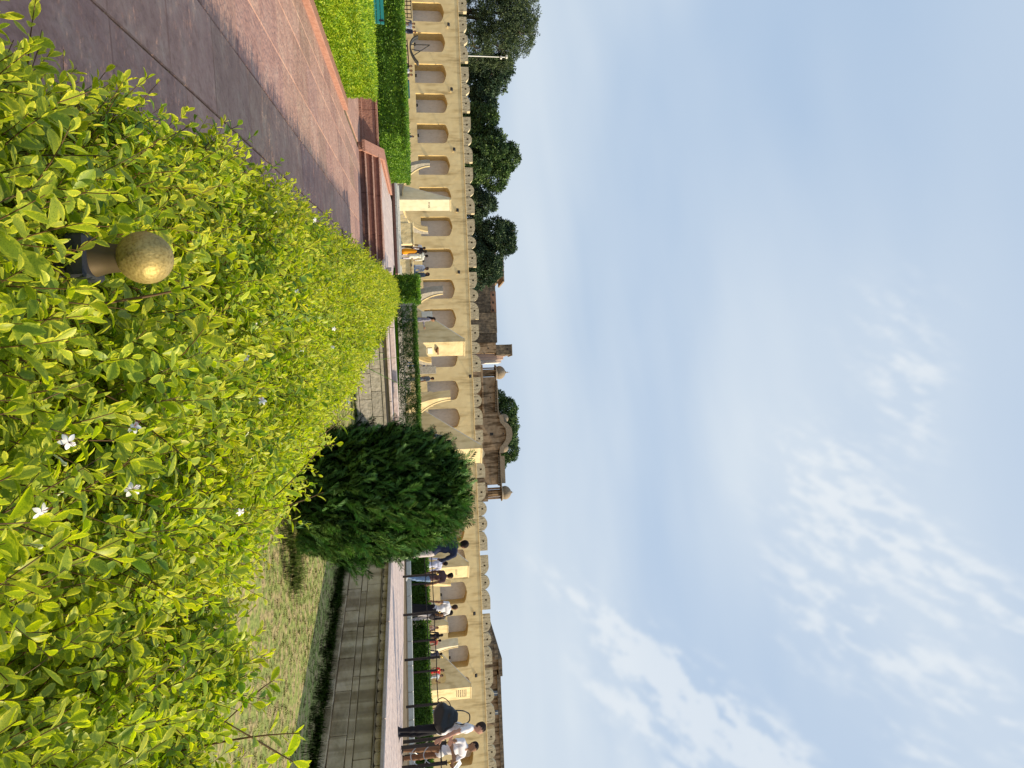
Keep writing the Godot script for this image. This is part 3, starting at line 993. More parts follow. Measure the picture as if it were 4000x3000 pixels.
	for q in near:
		var xf: Transform3D = q[1]
		var sh: Dictionary = shoots[q[2]]
		if made + sh.leaves.size() > 300:
			xfs[q[2]].append(xf); cols[q[2]].append(Color(1, 1, 1) * rnd(0.88, 1.1))
			continue
		var tb := MB.new()
		twig_into(tb, sh.twig, 0.0012, 6)
		part("twig", tb, lm, t).transform = xf
		for l in sh.leaves:
			var tint: Color = l[5]
			var pick := 5
			if tint.r > 0.56: pick = 0
			if tint.r > 0.72: pick = 1
			if tint.r > 0.9: pick = 2
			if tint.r > 1.03: pick = 3 + made % 2
			var o := obj("leaf", blades[pick], lm, t)
			var lx: Transform3D = l[0]
			o.transform = xf * Transform3D(lx.basis.scaled_local(Vector3(l[2] / 0.45, l[1], l[1])), lx.origin)
			made += 1
	for v in meshes.size():
		many("foliage", meshes[v], xfs[v], cols[v], lm, t)
	# woody stems below
	var stems := MB.new()
	for k in 260:
		var zq := rnd(0.3, 16.8)
		var x := rnd(hedge_left(zq) + 0.15, minf(hedge_right(zq), 2.6) - 0.15)
		var a := Vector3(x, -0.02, -zq)
		var m := a + Vector3(rnd(-0.12, 0.12), 0.5, rnd(-0.12, 0.12))
		var e := m + Vector3(rnd(-0.2, 0.2), 0.42, rnd(-0.2, 0.2))
		stems.tint = Color(0.10, 0.07, 0.045)
		stems.tube([a + off, m + off, e + off], [0.014, 0.010, 0.004], 5, false)
	var so := part("stems", stems, mats.painted, t)
	so.set_meta("kind", "stuff")
	# long shoots that stand out against the lawn and the bush
	for s in [[980, 2010, 1290, 1800, 2.05], [960, 2005, 1265, 1975, 2.0], [860, 2900, 1170, 2835, 1.45], [1050, 2920, 1160, 2985, 1.5], [1130, 1760, 1330, 1730, 2.5], [1010, 2700, 1065, 2650, 1.6], [560, 1160, 800, 1120, 1.1], [1270, 1690, 1385, 1610, 3.0]]:
		var a := zp(s[0], s[1], s[4])
		var e := zp(s[2], s[3], s[4] + 0.03)
		var dirv := e - a
		var sh := shoot(int(s[0]) + 500, dirv.length(), 6, 0.036)
		var xf := Transform3D(upright(dirv, rnd(0, TAU)), a + off)
		var tb := MB.new()
		twig_into(tb, sh.twig, 0.0022, 6)
		twig_into(tb, [Vector3.ZERO, Vector3(0, -0.15, 0)], 0.0022, 6)
		for l in sh.leaves:
			tb.tint = l[5]
			if l[0].origin.y > dirv.length() * 0.35:
				add_leaf(tb, l[0], l[1] * 1.15, l[2] * 1.1, l[3], l[4], 6)
		part("long_shoot", tb, lm, t).transform = xf
	# white flowers with long tubes and dark stamens
	var fl := MB.new()
	fl.tint = Color(0.62, 0.66, 0.42)
	fl.tube([Vector3(0, -0.03, 0), Vector3(0.002, -0.012, 0), Vector3(0, 0, 0)], [0.0012, 0.0016, 0.0022], 6, false)
	for k in 5:
		fl.tint = Color(0.82, 0.80, 0.80)
		var az := TAU * k / 5.0 + 0.2 * (k % 2)
		var out := Vector3(cos(az), 0.25, sin(az)).normalized()
		var side2 := out.cross(Vector3.UP).normalized()
		var up := side2.cross(out).normalized()
		add_leaf(fl, Transform3D(Basis(side2, out, up), Vector3(0, 0.0005, 0)), 0.0135, 0.0082, 0.5, 0.2, 6)
	for k in 4:
		fl.tint = Color(0.20, 0.06, 0.08)
		var az2 := 0.6 + k * 0.35
		fl.tube([Vector3.ZERO, Vector3(cos(az2) * 0.006, 0.012, sin(az2) * 0.006), Vector3(cos(az2) * 0.013, 0.022, sin(az2) * 0.013)], [0.0004, 0.0004, 0.0005], 4, false)
	for k in fl.uv.size():
		fl.uv[k] = Vector2(0.93, 0.5)
	var fm := fl.mesh()
	var bd := MB.new()
	bd.tint = Color(0.66, 0.70, 0.48)
	bd.tube([Vector3(0, -0.03, 0), Vector3(0.003, -0.01, 0), Vector3(0.002, 0.006, 0.001), Vector3(0.003, 0.013, 0.001), Vector3(0.004, 0.017, 0.001)], [0.0011, 0.0014, 0.0022, 0.0034, 0.0008], 7, false)
	var bud := bd.mesh()
	var petal := leafy(Color.WHITE, Color(0.5, 0.5, 0.5), 0.6)
	var spots := [[265, 1725], [235, 1800], [235, 1925], [160, 1998], [525, 1668], [515, 1912], [148, 2135], [1160, 1140], [1245, 1130], [1200, 1185], [1305, 1285], [1180, 1365], [1300, 1355], [960, 1395], [1025, 1565], [1360, 1570], [1010, 1265], [965, 1700], [975, 1800], [940, 2000], [1075, 830], [1230, 860]]
	for s in spots:
		var hgt := EYE.y - HEDGE_TOP - 0.0
		var at := gp(s[0], s[1], HEDGE_TOP + rnd(-0.01, 0.03))
		var o := obj("flower", fm if rng.randf() < 0.68 else bud, petal, t)
		var back := (EYE - at).normalized()
		o.transform = Transform3D(upright(back + Vector3(rnd(-0.6, 0.6), rnd(0.1, 0.9), rnd(-0.5, 0.5)), rnd(0, TAU)).scaled(Vector3.ONE * rnd(0.6, 0.85)), at + off)
	# a few grass stalks that have grown through it
	for s in [[1160, 1385, 1500, 1380, 5.2], [1350, 1410, 1560, 1395, 6.0], [1390, 1415, 1600, 1520, 6.0], [1230, 1290, 1320, 1285, 4.2]]:
		var a := zp(s[0], s[1], s[4])
		var e := zp(s[2], s[3], s[4])
		var g := MB.new()
		g.tint = Color(0.16, 0.27, 0.07)
		g.tube([a + off, (a + e) * 0.5 + Vector3(0.01, 0.02, 0) + off, e + off], [0.004, 0.003, 0.0012], 5, false)
		part("grass_stalk", g, mats.painted, t)

func ball_post():
	var c := zp(567, 1007, 1.0)
	var t := thing("hedge_post", "dark iron post with a tarnished brass ball finial sunk in the lime hedge", "post", Vector3(c.x, 0, c.z))
	var b := MB.new()
	b.bx(Vector3(0, (c.y - 0.09) * 0.5, 0), Vector3(0.046, c.y - 0.09, 0.046), 0.004)
	b.bx(Vector3(0, c.y - 0.079, 0), Vector3(0.060, 0.028, 0.060), 0.004)
	part("shaft", b, plain(lin(0.035, 0.037, 0.045), 0.5, 0.4), t)
	b = MB.new()
	var r := 0.0365
	var prof := []
	for k in range(3, 25):
		var a := -PI * 0.5 + PI * k / 24.0
		var q := Vector2(cos(a) * r, sin(a) * r)
		if q.y > -0.032:
			prof.append(q)
	b.lathe(prof, 40, Transform3D(Basis.IDENTITY, Vector3(0, c.y, 0)))
	var m := textured(stone_tex(256, 61, 0.02, [[0, Color(0.25, 0.19, 0.075)], [0.5, Color(0.42, 0.32, 0.12)], [1, Color(0.55, 0.43, 0.18)]], 0.12, [[0, Color(0.35, 0.33, 0.29)], [0.36, Color(0.74, 0.71, 0.64)], [0.5, Color(1, 1, 1)], [1, Color(1, 1, 1)]]), 0.16, 0.56, bump_tex(256, 62, 0.09), 0.3)
	m.metallic = 0.55
	part("ball_finial", b, m, t)
	b = MB.new()
	b.lathe([Vector2(0.026, -0.066), Vector2(0.0245, -0.061), Vector2(0.0215, -0.052), Vector2(0.0200, -0.042), Vector2(0.0195, -0.028)], 32, Transform3D(Basis.IDENTITY, Vector3(0, c.y, 0)))
	part("neck", b, plain(lin(0.09, 0.065, 0.035), 0.55, 0.5), t)  # colour darkened for shadow under the ball as well as tarnish

# ------------------------------------------------------------------ clipped hedges, bush, grass, trees
func clump_mesh(seed_: int, n: int, spread: float, leaf: float, wide := 0.5) -> ArrayMesh:
	var r := RandomNumberGenerator.new()
	r.seed = seed_
	var b := MB.new()
	for k in n:
		var d := Vector3(r.randf_range(-1, 1), r.randf_range(-0.3, 1.2), r.randf_range(-1, 1)).normalized()
		var y := (d + Vector3(r.randf_range(-0.5, 0.5), r.randf_range(-0.5, 0.5), r.randf_range(-0.5, 0.5))).normalized()
		var x := y.cross(Vector3(r.randf_range(-1, 1), r.randf_range(-1, 1), r.randf_range(-1, 1))).normalized()
		var z := x.cross(y)
		var at := d * spread * r.randf_range(0.1, 1.0)
		var L := leaf * r.randf_range(0.7, 1.3)
		b.tint = Color(1, 1, 1) * r.randf_range(0.75, 1.25)
		var hw := L * wide * 0.5
		var p0 := at
		var p1 := at + y * L * 0.5 - x * hw + z * hw * 0.3
		var p2 := at + y * L - z * L * 0.12
		var p3 := at + y * L * 0.5 + x * hw + z * hw * 0.3
		var n1 := (z - x * 0.3).normalized()
		var n2 := (z + x * 0.3).normalized()
		var i := b.vert(p0, z); b.vert(p1, n1); b.vert(p2, z); b.vert(p3, n2)
		b.tri_i(i, i + 3, i + 2); b.tri_i(i, i + 2, i + 1)
	return b.mesh()

# a clipped hedge: outline in plan (x, z), from y0 up to y1
func clipped_hedge(label: String, outline: Array, y0: float, y1: float, per_m2: float, clump: Array, colors: Array, group := "", solid := true, size := 1.0) -> Node3D:
	var mid := Vector3.ZERO
	for q in outline:
		mid += q / outline.size()
	mid.y = y0
	var t := thing("clipped_hedge", label, "hedge", mid, 0.0, group)
	var inner := []
	var flat := PackedVector2Array()
	for q in outline:
		flat.append(Vector2(q.x - mid.x, q.z - mid.z))
	for ring in Geometry2D.offset_polygon(flat, -0.2):
		for q in ring:
			inner.append(Vector3(q.x, 0, q.y))
		break
	if solid:
		var core := floor_prism(inner, 0.0, y1 - y0 - 0.13)
		for k in core.c.size():
			core.c[k] = colors[0]
		part("filler_core", core, mats.painted, t)  # solid leaf-coloured filler added inside to keep the hedge opaque
	var poly := PackedVector2Array()
	var lo := Vector2(1e9, 1e9)
	var hi := -lo
	for q in outline:
		poly.append(Vector2(q.x, q.z))
		lo = lo.min(Vector2(q.x, q.z)); hi = hi.max(Vector2(q.x, q.z))
	var xfs := []
	var cols := []
	for k in clump.size():
		xfs.append([]); cols.append([])
	var bump := FastNoiseLite.new()
	bump.seed = 3
	bump.frequency = 0.9
	var n := int((hi.x - lo.x) * (hi.y - lo.y) * per_m2)
	var spots := []
	for k in n:
		var p := Vector2(rnd(lo.x, hi.x), rnd(lo.y, hi.y))
		if Geometry2D.is_point_in_polygon(p, poly):
			spots.append([Vector3(p.x, y1 - 0.06 + bump.get_noise_2d(p.x, p.y) * 0.05 - rnd(0, 0.10), p.y), Vector3.UP])
	for e in outline.size():
		var a: Vector3 = outline[e]
		var b: Vector3 = outline[(e + 1) % outline.size()]
		var out := (b - a).cross(Vector3.UP).normalized()
		if Geometry2D.is_point_in_polygon(Vector2((a + b).x * 0.5 + out.x * 0.1, (a + b).z * 0.5 + out.z * 0.1), poly):
			out = -out
		if out.dot((a + b) * 0.5 - EYE) > 2.0 and out.x < 0.3:     # the side nobody sees
			continue
		for k in int(a.distance_to(b) * (y1 - y0) * per_m2):
			var s := rng.randf()
			var yy := rnd(y0, y1 - 0.05)
			var q := a.lerp(b, s)
			q.y = yy
			spots.append([q - out * (0.05 + rnd(0, 0.1) + 0.10 * smoothstep(y1 - 0.25, y1, yy)) + out * bump.get_noise_2d(q.x + q.z, yy * 2) * 0.06, out + Vector3(0, 0.4, 0)])
	for s in spots:
		var v := int(rng.randi() % clump.size())
		xfs[v].append(Transform3D(upright(s[1] + Vector3(rnd(-0.6, 0.6), rnd(-0.4, 0.6), rnd(-0.6, 0.6)), rnd(0, TAU)).scaled(Vector3.ONE * rnd(0.75, 1.3) * size), s[0] - mid))
		var c: Color = colors[rng.randi() % colors.size()]
		cols[v].append(c * rnd(0.8, 1.2))
	for v in clump.size():
		many("foliage", clump[v], xfs[v], cols[v], mats.leaf, t)
	return t

func make_hedges():
	var cl := []
	for k in 5:
		cl.append(clump_mesh(200 + k, 12, 0.055, 0.042))
	var lime := [Color(0.384, 0.512, 0.032), Color(0.288, 0.448, 0.032), Color(0.480, 0.576, 0.040), Color(0.176, 0.320, 0.032)]
	var green := [Color(0.193, 0.350, 0.044), Color(0.131, 0.271, 0.035), Color(0.263, 0.438, 0.044), Color(0.088, 0.193, 0.032)]
	var dark := [Color(0.080, 0.176, 0.029), Color(0.120, 0.224, 0.032), Color(0.160, 0.288, 0.040), Color(0.056, 0.128, 0.022)]
	# wide lime bed left of the path
	clipped_hedge("wide clipped lime green hedge behind the red sandstone kerb", [pp(-0.28, 8.5), pp(-0.28, 16.6), pp(-0.5, 17.6), pp(-1.2, 18.3), pp(-9.5, 18.4), pp(-9.5, 8.5)], 0.0, 0.82, 330.0, cl, lime)
	# taller hedge on the bed beyond it
	clipped_hedge("tall dark green clipped hedge behind the planter wall and steps", [pp(-0.42, 23.4), pp(-0.25, 29.0), pp(-0.6, 30.2), pp(-13.5, 30.2), pp(-13.5, 23.0), pp(-0.8, 23.0)], 0.48, 1.56, 190.0, cl, green, "", true, 1.35)
	# low hedge between the court and the sundials
	var a := gp(1580, 1165, PLAZA)
	var h0 := zp(1570, 1190, 24.5)
	var h1 := zp(1570, 1760, 23.0)
	h0.y = 0; h1.y = 0
	clipped_hedge("thin see-through hedge with dry gaps in front of the tall sundial", [h0, h1, h1 + Vector3(0, 0, -0.8), h0 + Vector3(0, 0, -0.8)], PLAZA, 1.62, 420.0, cl, dark, "", false, 1.0)
	var s0 := gp(1558, 1080, 0.75)
	clipped_hedge("rounded small green shrub clipped at the far end of the flowering hedge", [zp(1560, 1075, 20) , zp(1560, 1180, 20), zp(1560, 1185, 21.2), zp(1560, 1080, 21.2)], 0.0, 1.72, 330.0, cl, green, "", true, 1.2)
	# hedges beyond the railing
	var r0 := zp(1600, 2170, 24.5)
	var r1 := zp(1600, 2440, 23.6)
	var r2 := zp(1600, 2475, 23.5)
	var r3 := zp(1600, 2850, 22.5)
	var r4 := zp(1600, 2858, 22.4)
	var r5 := zp(1600, 3120, 21.6)
	clipped_hedge("dense green hedge behind the railing near the jeans-clad visitor", [r0, r1, r1 + Vector3(0, 0, -1), r0 + Vector3(0, 0, -1)], PLAZA, 1.66, 330.0, cl, dark, "hedges behind the railing", true, 1.2)
	clipped_hedge("long ragged green hedge behind the railing below the inscribed sundial", [r2, r3, r3 + Vector3(0, 0, -1), r2 + Vector3(0, 0, -1)], PLAZA, 1.58, 330.0, cl, dark, "hedges behind the railing", true, 1.2)
	clipped_hedge("dark hedge behind the man with the black shoulder bag", [r4, r5, r5 + Vector3(0, 0, -1), r4 + Vector3(0, 0, -1)], PLAZA, 1.56, 330.0, cl, dark, "hedges behind the railing", true, 1.2)

func conifer_bush():
	var base := gp(1150, 1950, 0.0)
	var t := thing("conifer_bush", "big round dark green conifer bush standing on the lawn", "bush", base)
	# one flat spray: a stem with finer branchlets
	var sprays := []
	for v in 4:
		var r := RandomNumberGenerator.new()
		r.seed = 300 + v
		var b := MB.new()
		for k in 15:
			var y := 0.012 + 0.013 * k
			var reach := 0.055 * sin(PI * clampf((k + 2.0) / 17.0, 0, 1)) + 0.012
			for s in [-1, 1]:
				b.tint = Color(1, 1, 1) * r.randf_range(0.7, 1.3)
				var a := Vector3(0.0, y, 0)
				var e := a + Vector3(s * reach * r.randf_range(0.6, 1.1), reach * r.randf_range(0.8, 1.3), r.randf_range(-0.02, 0.02))
				var w := 0.0026
				var nn := Vector3(r.randf_range(-0.4, 0.4), -0.2, 1).normalized()
				var i := b.vert(a + Vector3(0, -w, 0), nn)
				b.vert(a.lerp(e, 0.6) + Vector3(w * s, -w, 0), nn); b.vert(e, nn); b.vert(a.lerp(e, 0.6) + Vector3(-w * s, w * 1.6, 0), nn)
				b.tri_i(i, i + 1, i + 2); b.tri_i(i, i + 2, i + 3)
		b.tint = Color(0.8, 0.7, 0.4)
		b.tube([Vector3.ZERO, Vector3(0.004, 0.12, 0), Vector3(0, 0.225, 0.0)], [0.003, 0.002, 0.0008], 4, false)
		sprays.append(b.mesh())
	var xfs := [[], [], [], []]
	var cols := [[], [], [], []]
	var greens := [Color(0.085, 0.21, 0.05), Color(0.12, 0.28, 0.065), Color(0.06, 0.155, 0.04), Color(0.18, 0.35, 0.085)]
	var H := 1.98
	var R := 0.69
	var ragged := FastNoiseLite.new()
	ragged.seed = 8
	ragged.frequency = 0.9
	# plumes: bundles of sprays that rise together
	for k in 1650:
		var az := rnd(0, TAU)
		var hh := pow(rng.randf(), 0.8)
		var rr: float = R * sqrt(maxf(0.0, 1.0 - pow(absf(hh - 0.42) / (0.60 if hh > 0.42 else 0.54), 2.2)))
		var nn3 := ragged.get_noise_3d(cos(az) * 1.5, hh * 3.0, sin(az) * 1.5)
		if nn3 < -0.32:
			continue
		rr *= 1.0 + 0.30 * nn3
		var inn := rnd(0.55, 1.04)
		var at := Vector3(cos(az) * rr * inn * 1.05, hh * H * 0.93 + 0.02, sin(az) * rr * inn)
		var out := Vector3(cos(az), 0, sin(az))
		var axis := (Vector3.UP * 1.0 + out * rnd(0.15, 0.75) + Vector3(rnd(-0.45, 0.45), 0, rnd(-0.45, 0.45))).normalized()
		var tone := rnd(0.75, 1.3)
		var g: Color = greens[rng.randi() % 4] if rng.randf() > 0.12 else Color(0.14, 0.27, 0.06)
		if k % 24 == 0:                       # longer plumes break the outline
			at += axis * 0.16
		for m in 11:
			var v := m % 4
			var o := at + axis * rnd(-0.10, 0.16) + Vector3(rnd(-0.05, 0.05), rnd(-0.04, 0.04), rnd(-0.05, 0.05))
			if o.y < 0.02: o.y = 0.02
			var dirv := (axis + Vector3(rnd(-0.6, 0.6), rnd(-0.3, 0.3), rnd(-0.6, 0.6))).normalized()
			xfs[v].append(Transform3D(upright(dirv, rnd(0, TAU)).scaled(Vector3.ONE * rnd(0.6, 1.05)), o))
			cols[v].append(g * tone * rnd(0.85, 1.15))
	for v in 4:
		many("foliage", sprays[v], xfs[v], cols[v], mats.darkleaf, t)
	var tr := MB.new()
	tr.tube([Vector3(0, -0.05, 0), Vector3(0.02, 0.8, 0), Vector3(0, 1.6, 0)], [0.06, 0.045, 0.01], 8)
	for k in 26:
		var az := rnd(0, TAU)
		var y := rnd(0.1, 1.3)
		tr.tube([Vector3(0, y, 0), Vector3(cos(az) * 0.3, y + 0.15, sin(az) * 0.3), Vector3(cos(az) * 0.55, y + 0.45, sin(az) * 0.55)], [0.02, 0.012, 0.004], 5, false)
	part("trunk", tr, mats.bark, t)

func grass_tuft(seed_: int, n: int, height: float, spread: float) -> ArrayMesh:
	var r := RandomNumberGenerator.new()
	r.seed = seed_
	var b := MB.new()
	for k in n:
		var az := r.randf() * TAU
		var at := Vector3(cos(az), 0, sin(az)) * spread * r.randf()
		var lean := Vector3(r.randf_range(-0.6, 0.6), 1, r.randf_range(-0.6, 0.6)).normalized()
		var h := height * r.randf_range(0.5, 1.2)
		var w := Vector3(-lean.z, 0, lean.x).normalized() * 0.003
		if w == Vector3.ZERO: w = Vector3(0.003, 0, 0)
		b.tint = Color(1, 1, 1) * r.randf_range(0.7, 1.25)
		var m := at + lean * h * 0.55
		var e := at + lean * h + Vector3(lean.x, -0.25, lean.z) * h * 0.35
		var nn := lean.cross(w).normalized()
		var i := b.vert(at - w, nn); b.vert(at + w, nn); b.vert(m + w * 0.8, nn); b.vert(m - w * 0.8, nn); b.vert(e, nn)
		b.tri_i(i, i + 1, i + 2); b.tri_i(i, i + 2, i + 3); b.tri_i(i + 3, i + 2, i + 4)
	return b.mesh()

func make_grass():
	var short := [grass_tuft(1, 12, 0.020, 0.06), grass_tuft(2, 10, 0.024, 0.06)]
	var tall := [grass_tuft(3, 16, 0.11, 0.10), grass_tuft(4, 14, 0.15, 0.11)]
	var patch := FastNoiseLite.new()
	patch.seed = 91
	patch.frequency = 0.55
	patch.fractal_octaves = 4
	var xa := [[], []]
	var ca := [[], []]
	var c := court_c
	for k in 24000:
		var u := rnd(0.1, 6.5)
		var w := rnd(0.1, 13.0)
		var p := c - e2 * u - e1 * w
		p.y = 0
		if p.z > -1.9 or p.x < hedge_right(-p.z) - 0.1 or p.x < -2.5:
			continue
		var g := patch.get_noise_2d(p.x, p.z)
		if g < -0.28 + rnd(-0.2, 0.2):
			continue
		var v := int(rng.randi() % 2)
		xa[v].append(Transform3D(Basis(Vector3.UP, rnd(0, TAU)).scaled(Vector3(1, rnd(0.5, 1.0), 1) * rnd(0.45, 0.85)), p))
		var dry := clampf(0.5 - g * 1.3 + rnd(-0.3, 0.3), 0, 1)
		ca[v].append(Color(0.36, 0.40, 0.09).lerp(Color(0.50, 0.40, 0.18), dry))
	for v in 2:
		var o := many("short_grass", short[v], xa[v], ca[v], mats.leaf, null)
		tag(o, ["thin patchy grass growing on the dry sunken lawn", "short tufts of grass among bare earth on the sunken lawn"][v], "grass")
	var xb := [[], []]
	var cb := [[], []]
	for k in 1500:
		var w2 := rnd(0.0, 13.5)
		var wide := 0.85 + 0.25 * patch.get_noise_2d(w2 * 0.8, 40.0)
		var u2 := 0.30 + absf(rng.randfn(0.0, 0.5)) * wide
		if u2 > 1.2: continue
		var p2 := c - e1 * w2 - e2 * u2
		p2.y = 0
		var v2 := int(rng.randi() % 2)
		xb[v2].append(Transform3D(Basis(Vector3.UP, rnd(0, TAU)).scaled(Vector3.ONE * rnd(0.5, 1.2)), p2))
		cb[v2].append(Color(0.22, 0.42, 0.13).lerp(Color(0.38, 0.54, 0.18), rng.randf()))
	for k in 400:
		var w3 := rnd(0.1, 6.0)
		var p3 := c - e2 * w3 - e1 * (0.15 + absf(rng.randfn(0, 0.2)))
		p3.y = 0
		xb[0].append(Transform3D(Basis(Vector3.UP, rnd(0, TAU)).scaled(Vector3.ONE * rnd(0.4, 0.9)), p3))
		cb[0].append(Color(0.20, 0.34, 0.10))
	var bb := gp(1150, 1950, 0.0)
	for k in 320:
		var az := rnd(0, TAU)
		var p4 := bb + Vector3(cos(az), 0, sin(az)) * rnd(0.3, 0.9) + Vector3(0.2, 0, 0.1)
		p4.y = 0
		xb[1].append(Transform3D(Basis(Vector3.UP, rnd(0, TAU)).scaled(Vector3.ONE * rnd(0.4, 0.9)), p4))
		cb[1].append(Color(0.22, 0.36, 0.11))
	for v in 2:
		var o := many("tall_grass", tall[v], xb[v], cb[v], mats.leaf, null)
		tag(o, ["dark band of long grass along the foot of the court walls", "rank long grass round the bush and along the stained wall"][v], "grass")
	# bright turf strip above the end wall
	var strip := []
	var sc := []
	for k in 9000:
		var p5 := c - e2 * rnd(0.0, 3.4) + e1 * rnd(1.3, 8.0)
		p5.y = PLAZA - 0.03
		strip.append(Transform3D(Basis(Vector3.UP, rnd(0, TAU)).scaled(Vector3.ONE * rnd(2.2, 3.6)), p5))
		sc.append(Color(0.06, 0.20, 0.02).lerp(Color(0.12, 0.28, 0.03), rng.randf()))
	tag(many("turf_strip", short[0], strip, sc, mats.leaf, null), "bright green turf strip between the end wall and thin hedge", "grass")

# a broad tree: crown given as lobes (offset, radius), standing on the ground behind the wall
func broad_tree(label: String, at: Vector3, lobes: Array, n: int, cl: Array, colors: Array, group: String):
	var t := thing("broadleaf_tree", label, "tree", at, 0.0, group)
	var trunk := MB.new()
	var top := Vector3.ZERO
	var vol := 0.0
	for l in lobes:
		top += l[0] * pow(l[1], 2)
		vol += pow(l[1], 2)
	top /= vol
	trunk.tube([Vector3(0, -0.2, 0), Vector3(0.1, top.y * 0.35, 0), Vector3(top.x * 0.6, top.y * 0.7, top.z * 0.6)], [0.5, 0.38, 0.25], 9)
	for l in lobes:
		var o: Vector3 = l[0]
		var s := Vector3(top.x * 0.4, top.y * 0.5, 0)
		trunk.tube([s, s.lerp(o, 0.5) + Vector3(rnd(-0.5, 0.5), 0.4, 0), o], [0.22, 0.14, 0.05], 6, false)
		for k in 5:
			var d := Vector3(rnd(-1, 1), rnd(-0.4, 1), rnd(-1, 1)).normalized() * float(l[1])
			trunk.tube([o - d * 0.2, o + d * 0.45 + Vector3(0, 0.15, 0), o + d * 0.9], [0.08, 0.05, 0.02], 5, false)
	part("trunk", trunk, mats.bark, t)
	var xfs := []
	var cols := []
	for k in cl.size():
		xfs.append([]); cols.append([])
	var lump := FastNoiseLite.new()
	lump.seed = int(at.x * 10.0)
	lump.frequency = 0.55
	for k in n:
		var pick := rng.randf() * vol
		var l: Array = lobes[0]
		for q in lobes:
			pick -= pow(q[1], 2)
			if pick <= 0:
				l = q
				break
		var d := Vector3(rng.randfn(), rng.randfn(), rng.randfn()).normalized()
		var r: float = l[1] * (0.45 + 0.55 * pow(rng.randf(), 0.45))
		var p: Vector3 = l[0] + d * r * Vector3(1, 0.85, 1)
		var dn := lump.get_noise_3d(p.x + at.x, p.y, p.z)
		if dn < -0.10 + rnd(-0.1, 0.1):
			continue
		p += d * dn * 0.7
		var v := int(rng.randi() % cl.size())
		xfs[v].append(Transform3D(upright(d + Vector3(rnd(-0.7, 0.7), rnd(-0.2, 0.9), rnd(-0.7, 0.7)), rnd(0, TAU)).scaled(Vector3.ONE * rnd(0.7, 1.3)), p))
		var c: Color = colors[rng.randi() % colors.size()]
		cols[v].append(c * rnd(0.8, 1.2))
	var crown := Node3D.new()
	crown.name = "crown"
	t.add_child(crown)
	for v in cl.size():
		many("leaves", cl[v], xfs[v], cols[v], mats.darkleaf, crown)

func tree_from_pixels(label: String, depth: float, discs: Array, n: int, cl: Array, colors: Array, group := "trees rising behind the arcade wall"):
	var first := zp(discs[0][0], discs[0][1], depth)
	var at := Vector3(first.x, PLAZA - 0.06, -depth)
	var lobes := []
	var k := depth / FOCAL
	for d in discs:
		var p := zp(d[0], d[1], depth)
		lobes.append([Vector3(p.x - at.x, p.y - at.y, rnd(-0.5, 0.5) * d[2] * k), d[2] * k])
	broad_tree(label, at, lobes, n, cl, colors, group)

func make_trees():
	var cl := []
	for k in 4:
		cl.append(clump_mesh(400 + k, 14, 0.30, 0.26, 0.55))
	var fine := []
	for k in 4:
		fine.append(clump_mesh(420 + k, 16, 0.28, 0.17, 0.5))
	var g1 := [Color(0.051, 0.082, 0.037), Color(0.076, 0.116, 0.046), Color(0.111, 0.150, 0.060), Color(0.037, 0.061, 0.031)]
	var g2 := [Color(0.051, 0.102, 0.034), Color(0.085, 0.153, 0.044), Color(0.128, 0.196, 0.054), Color(0.037, 0.071, 0.027)]
	var g3 := [Color(0.037, 0.071, 0.041), Color(0.058, 0.102, 0.051), Color(0.088, 0.136, 0.060), Color(0.027, 0.054, 0.031)]
	tree_from_pixels("tallest dense tree rising behind the wall near the white mast", 84.0, [[1960, 60, 120], [2030, 20, 95], [2030, 120, 85], [1950, 190, 85], [1860, 70, 90], [1850, 190, 85], [1990, -90, 120], [1850, -80, 100]], 10500, fine, g1)
	tree_from_pixels("airy tree with sky gaps beside the white mast", 88.0, [[1920, 300, 70], [1960, 270, 45], [1850, 300, 70], [1890, 370, 55], [1900, 420, 45], [1840, 400, 55]], 3600, cl, g3)
	tree_from_pixels("round topped bright green tree behind the wall", 86.0, [[1920, 590, 85], [1980, 610, 52], [1860, 520, 75], [1850, 640, 80], [1930, 680, 60], [1900, 470, 45], [1840, 450, 50]], 6500, cl, g2)
	tree_from_pixels("small low tree between two taller ones behind the wall", 92.0, [[1870, 800, 55], [1900, 800, 38], [1840, 760, 45], [1845, 850, 45]], 1900, cl, g3)
	tree_from_pixels("spreading tree in front of the ruined fort roof", 87.0, [[1930, 920, 62], [1980, 905, 42], [1970, 960, 40], [1870, 940, 55], [1870, 1010, 62], [1910, 1050, 55], [1850, 1080, 50]], 4700, cl, g3)
	tree_from_pixels("dark round tree standing behind the curved roof pavilion", 118.0, [[1960, 1680, 68], [1975, 1600, 45], [1975, 1750, 60], [1940, 1560, 40], [1935, 1790, 50], [1995, 1660, 38], [1900, 1640, 60], [1900, 1740, 60]], 6500, cl, g2)

# ------------------------------------------------------------------ masonry sundials
func inscription(parent: Node, at: Vector3, bs: Basis, rows: int, w: float, h: float):
	var b := MB.new()
	var step := h / rows
	for r in rows:
		var x := -w * 0.5
		while x < w * 0.5 - 0.03:
			var L := minf(rnd(0.03, 0.10), w * 0.5 - x)
			b.box(Transform3D(bs, at + bs * Vector3(x + L * 0.5, -step * r, 0.004)), Vector3(L, step * 0.45, 0.006))
			x += L + rnd(0.025, 0.05)
	part("inscription", b, plain(lin(0.07, 0.06, 0.05), 0.9), parent)

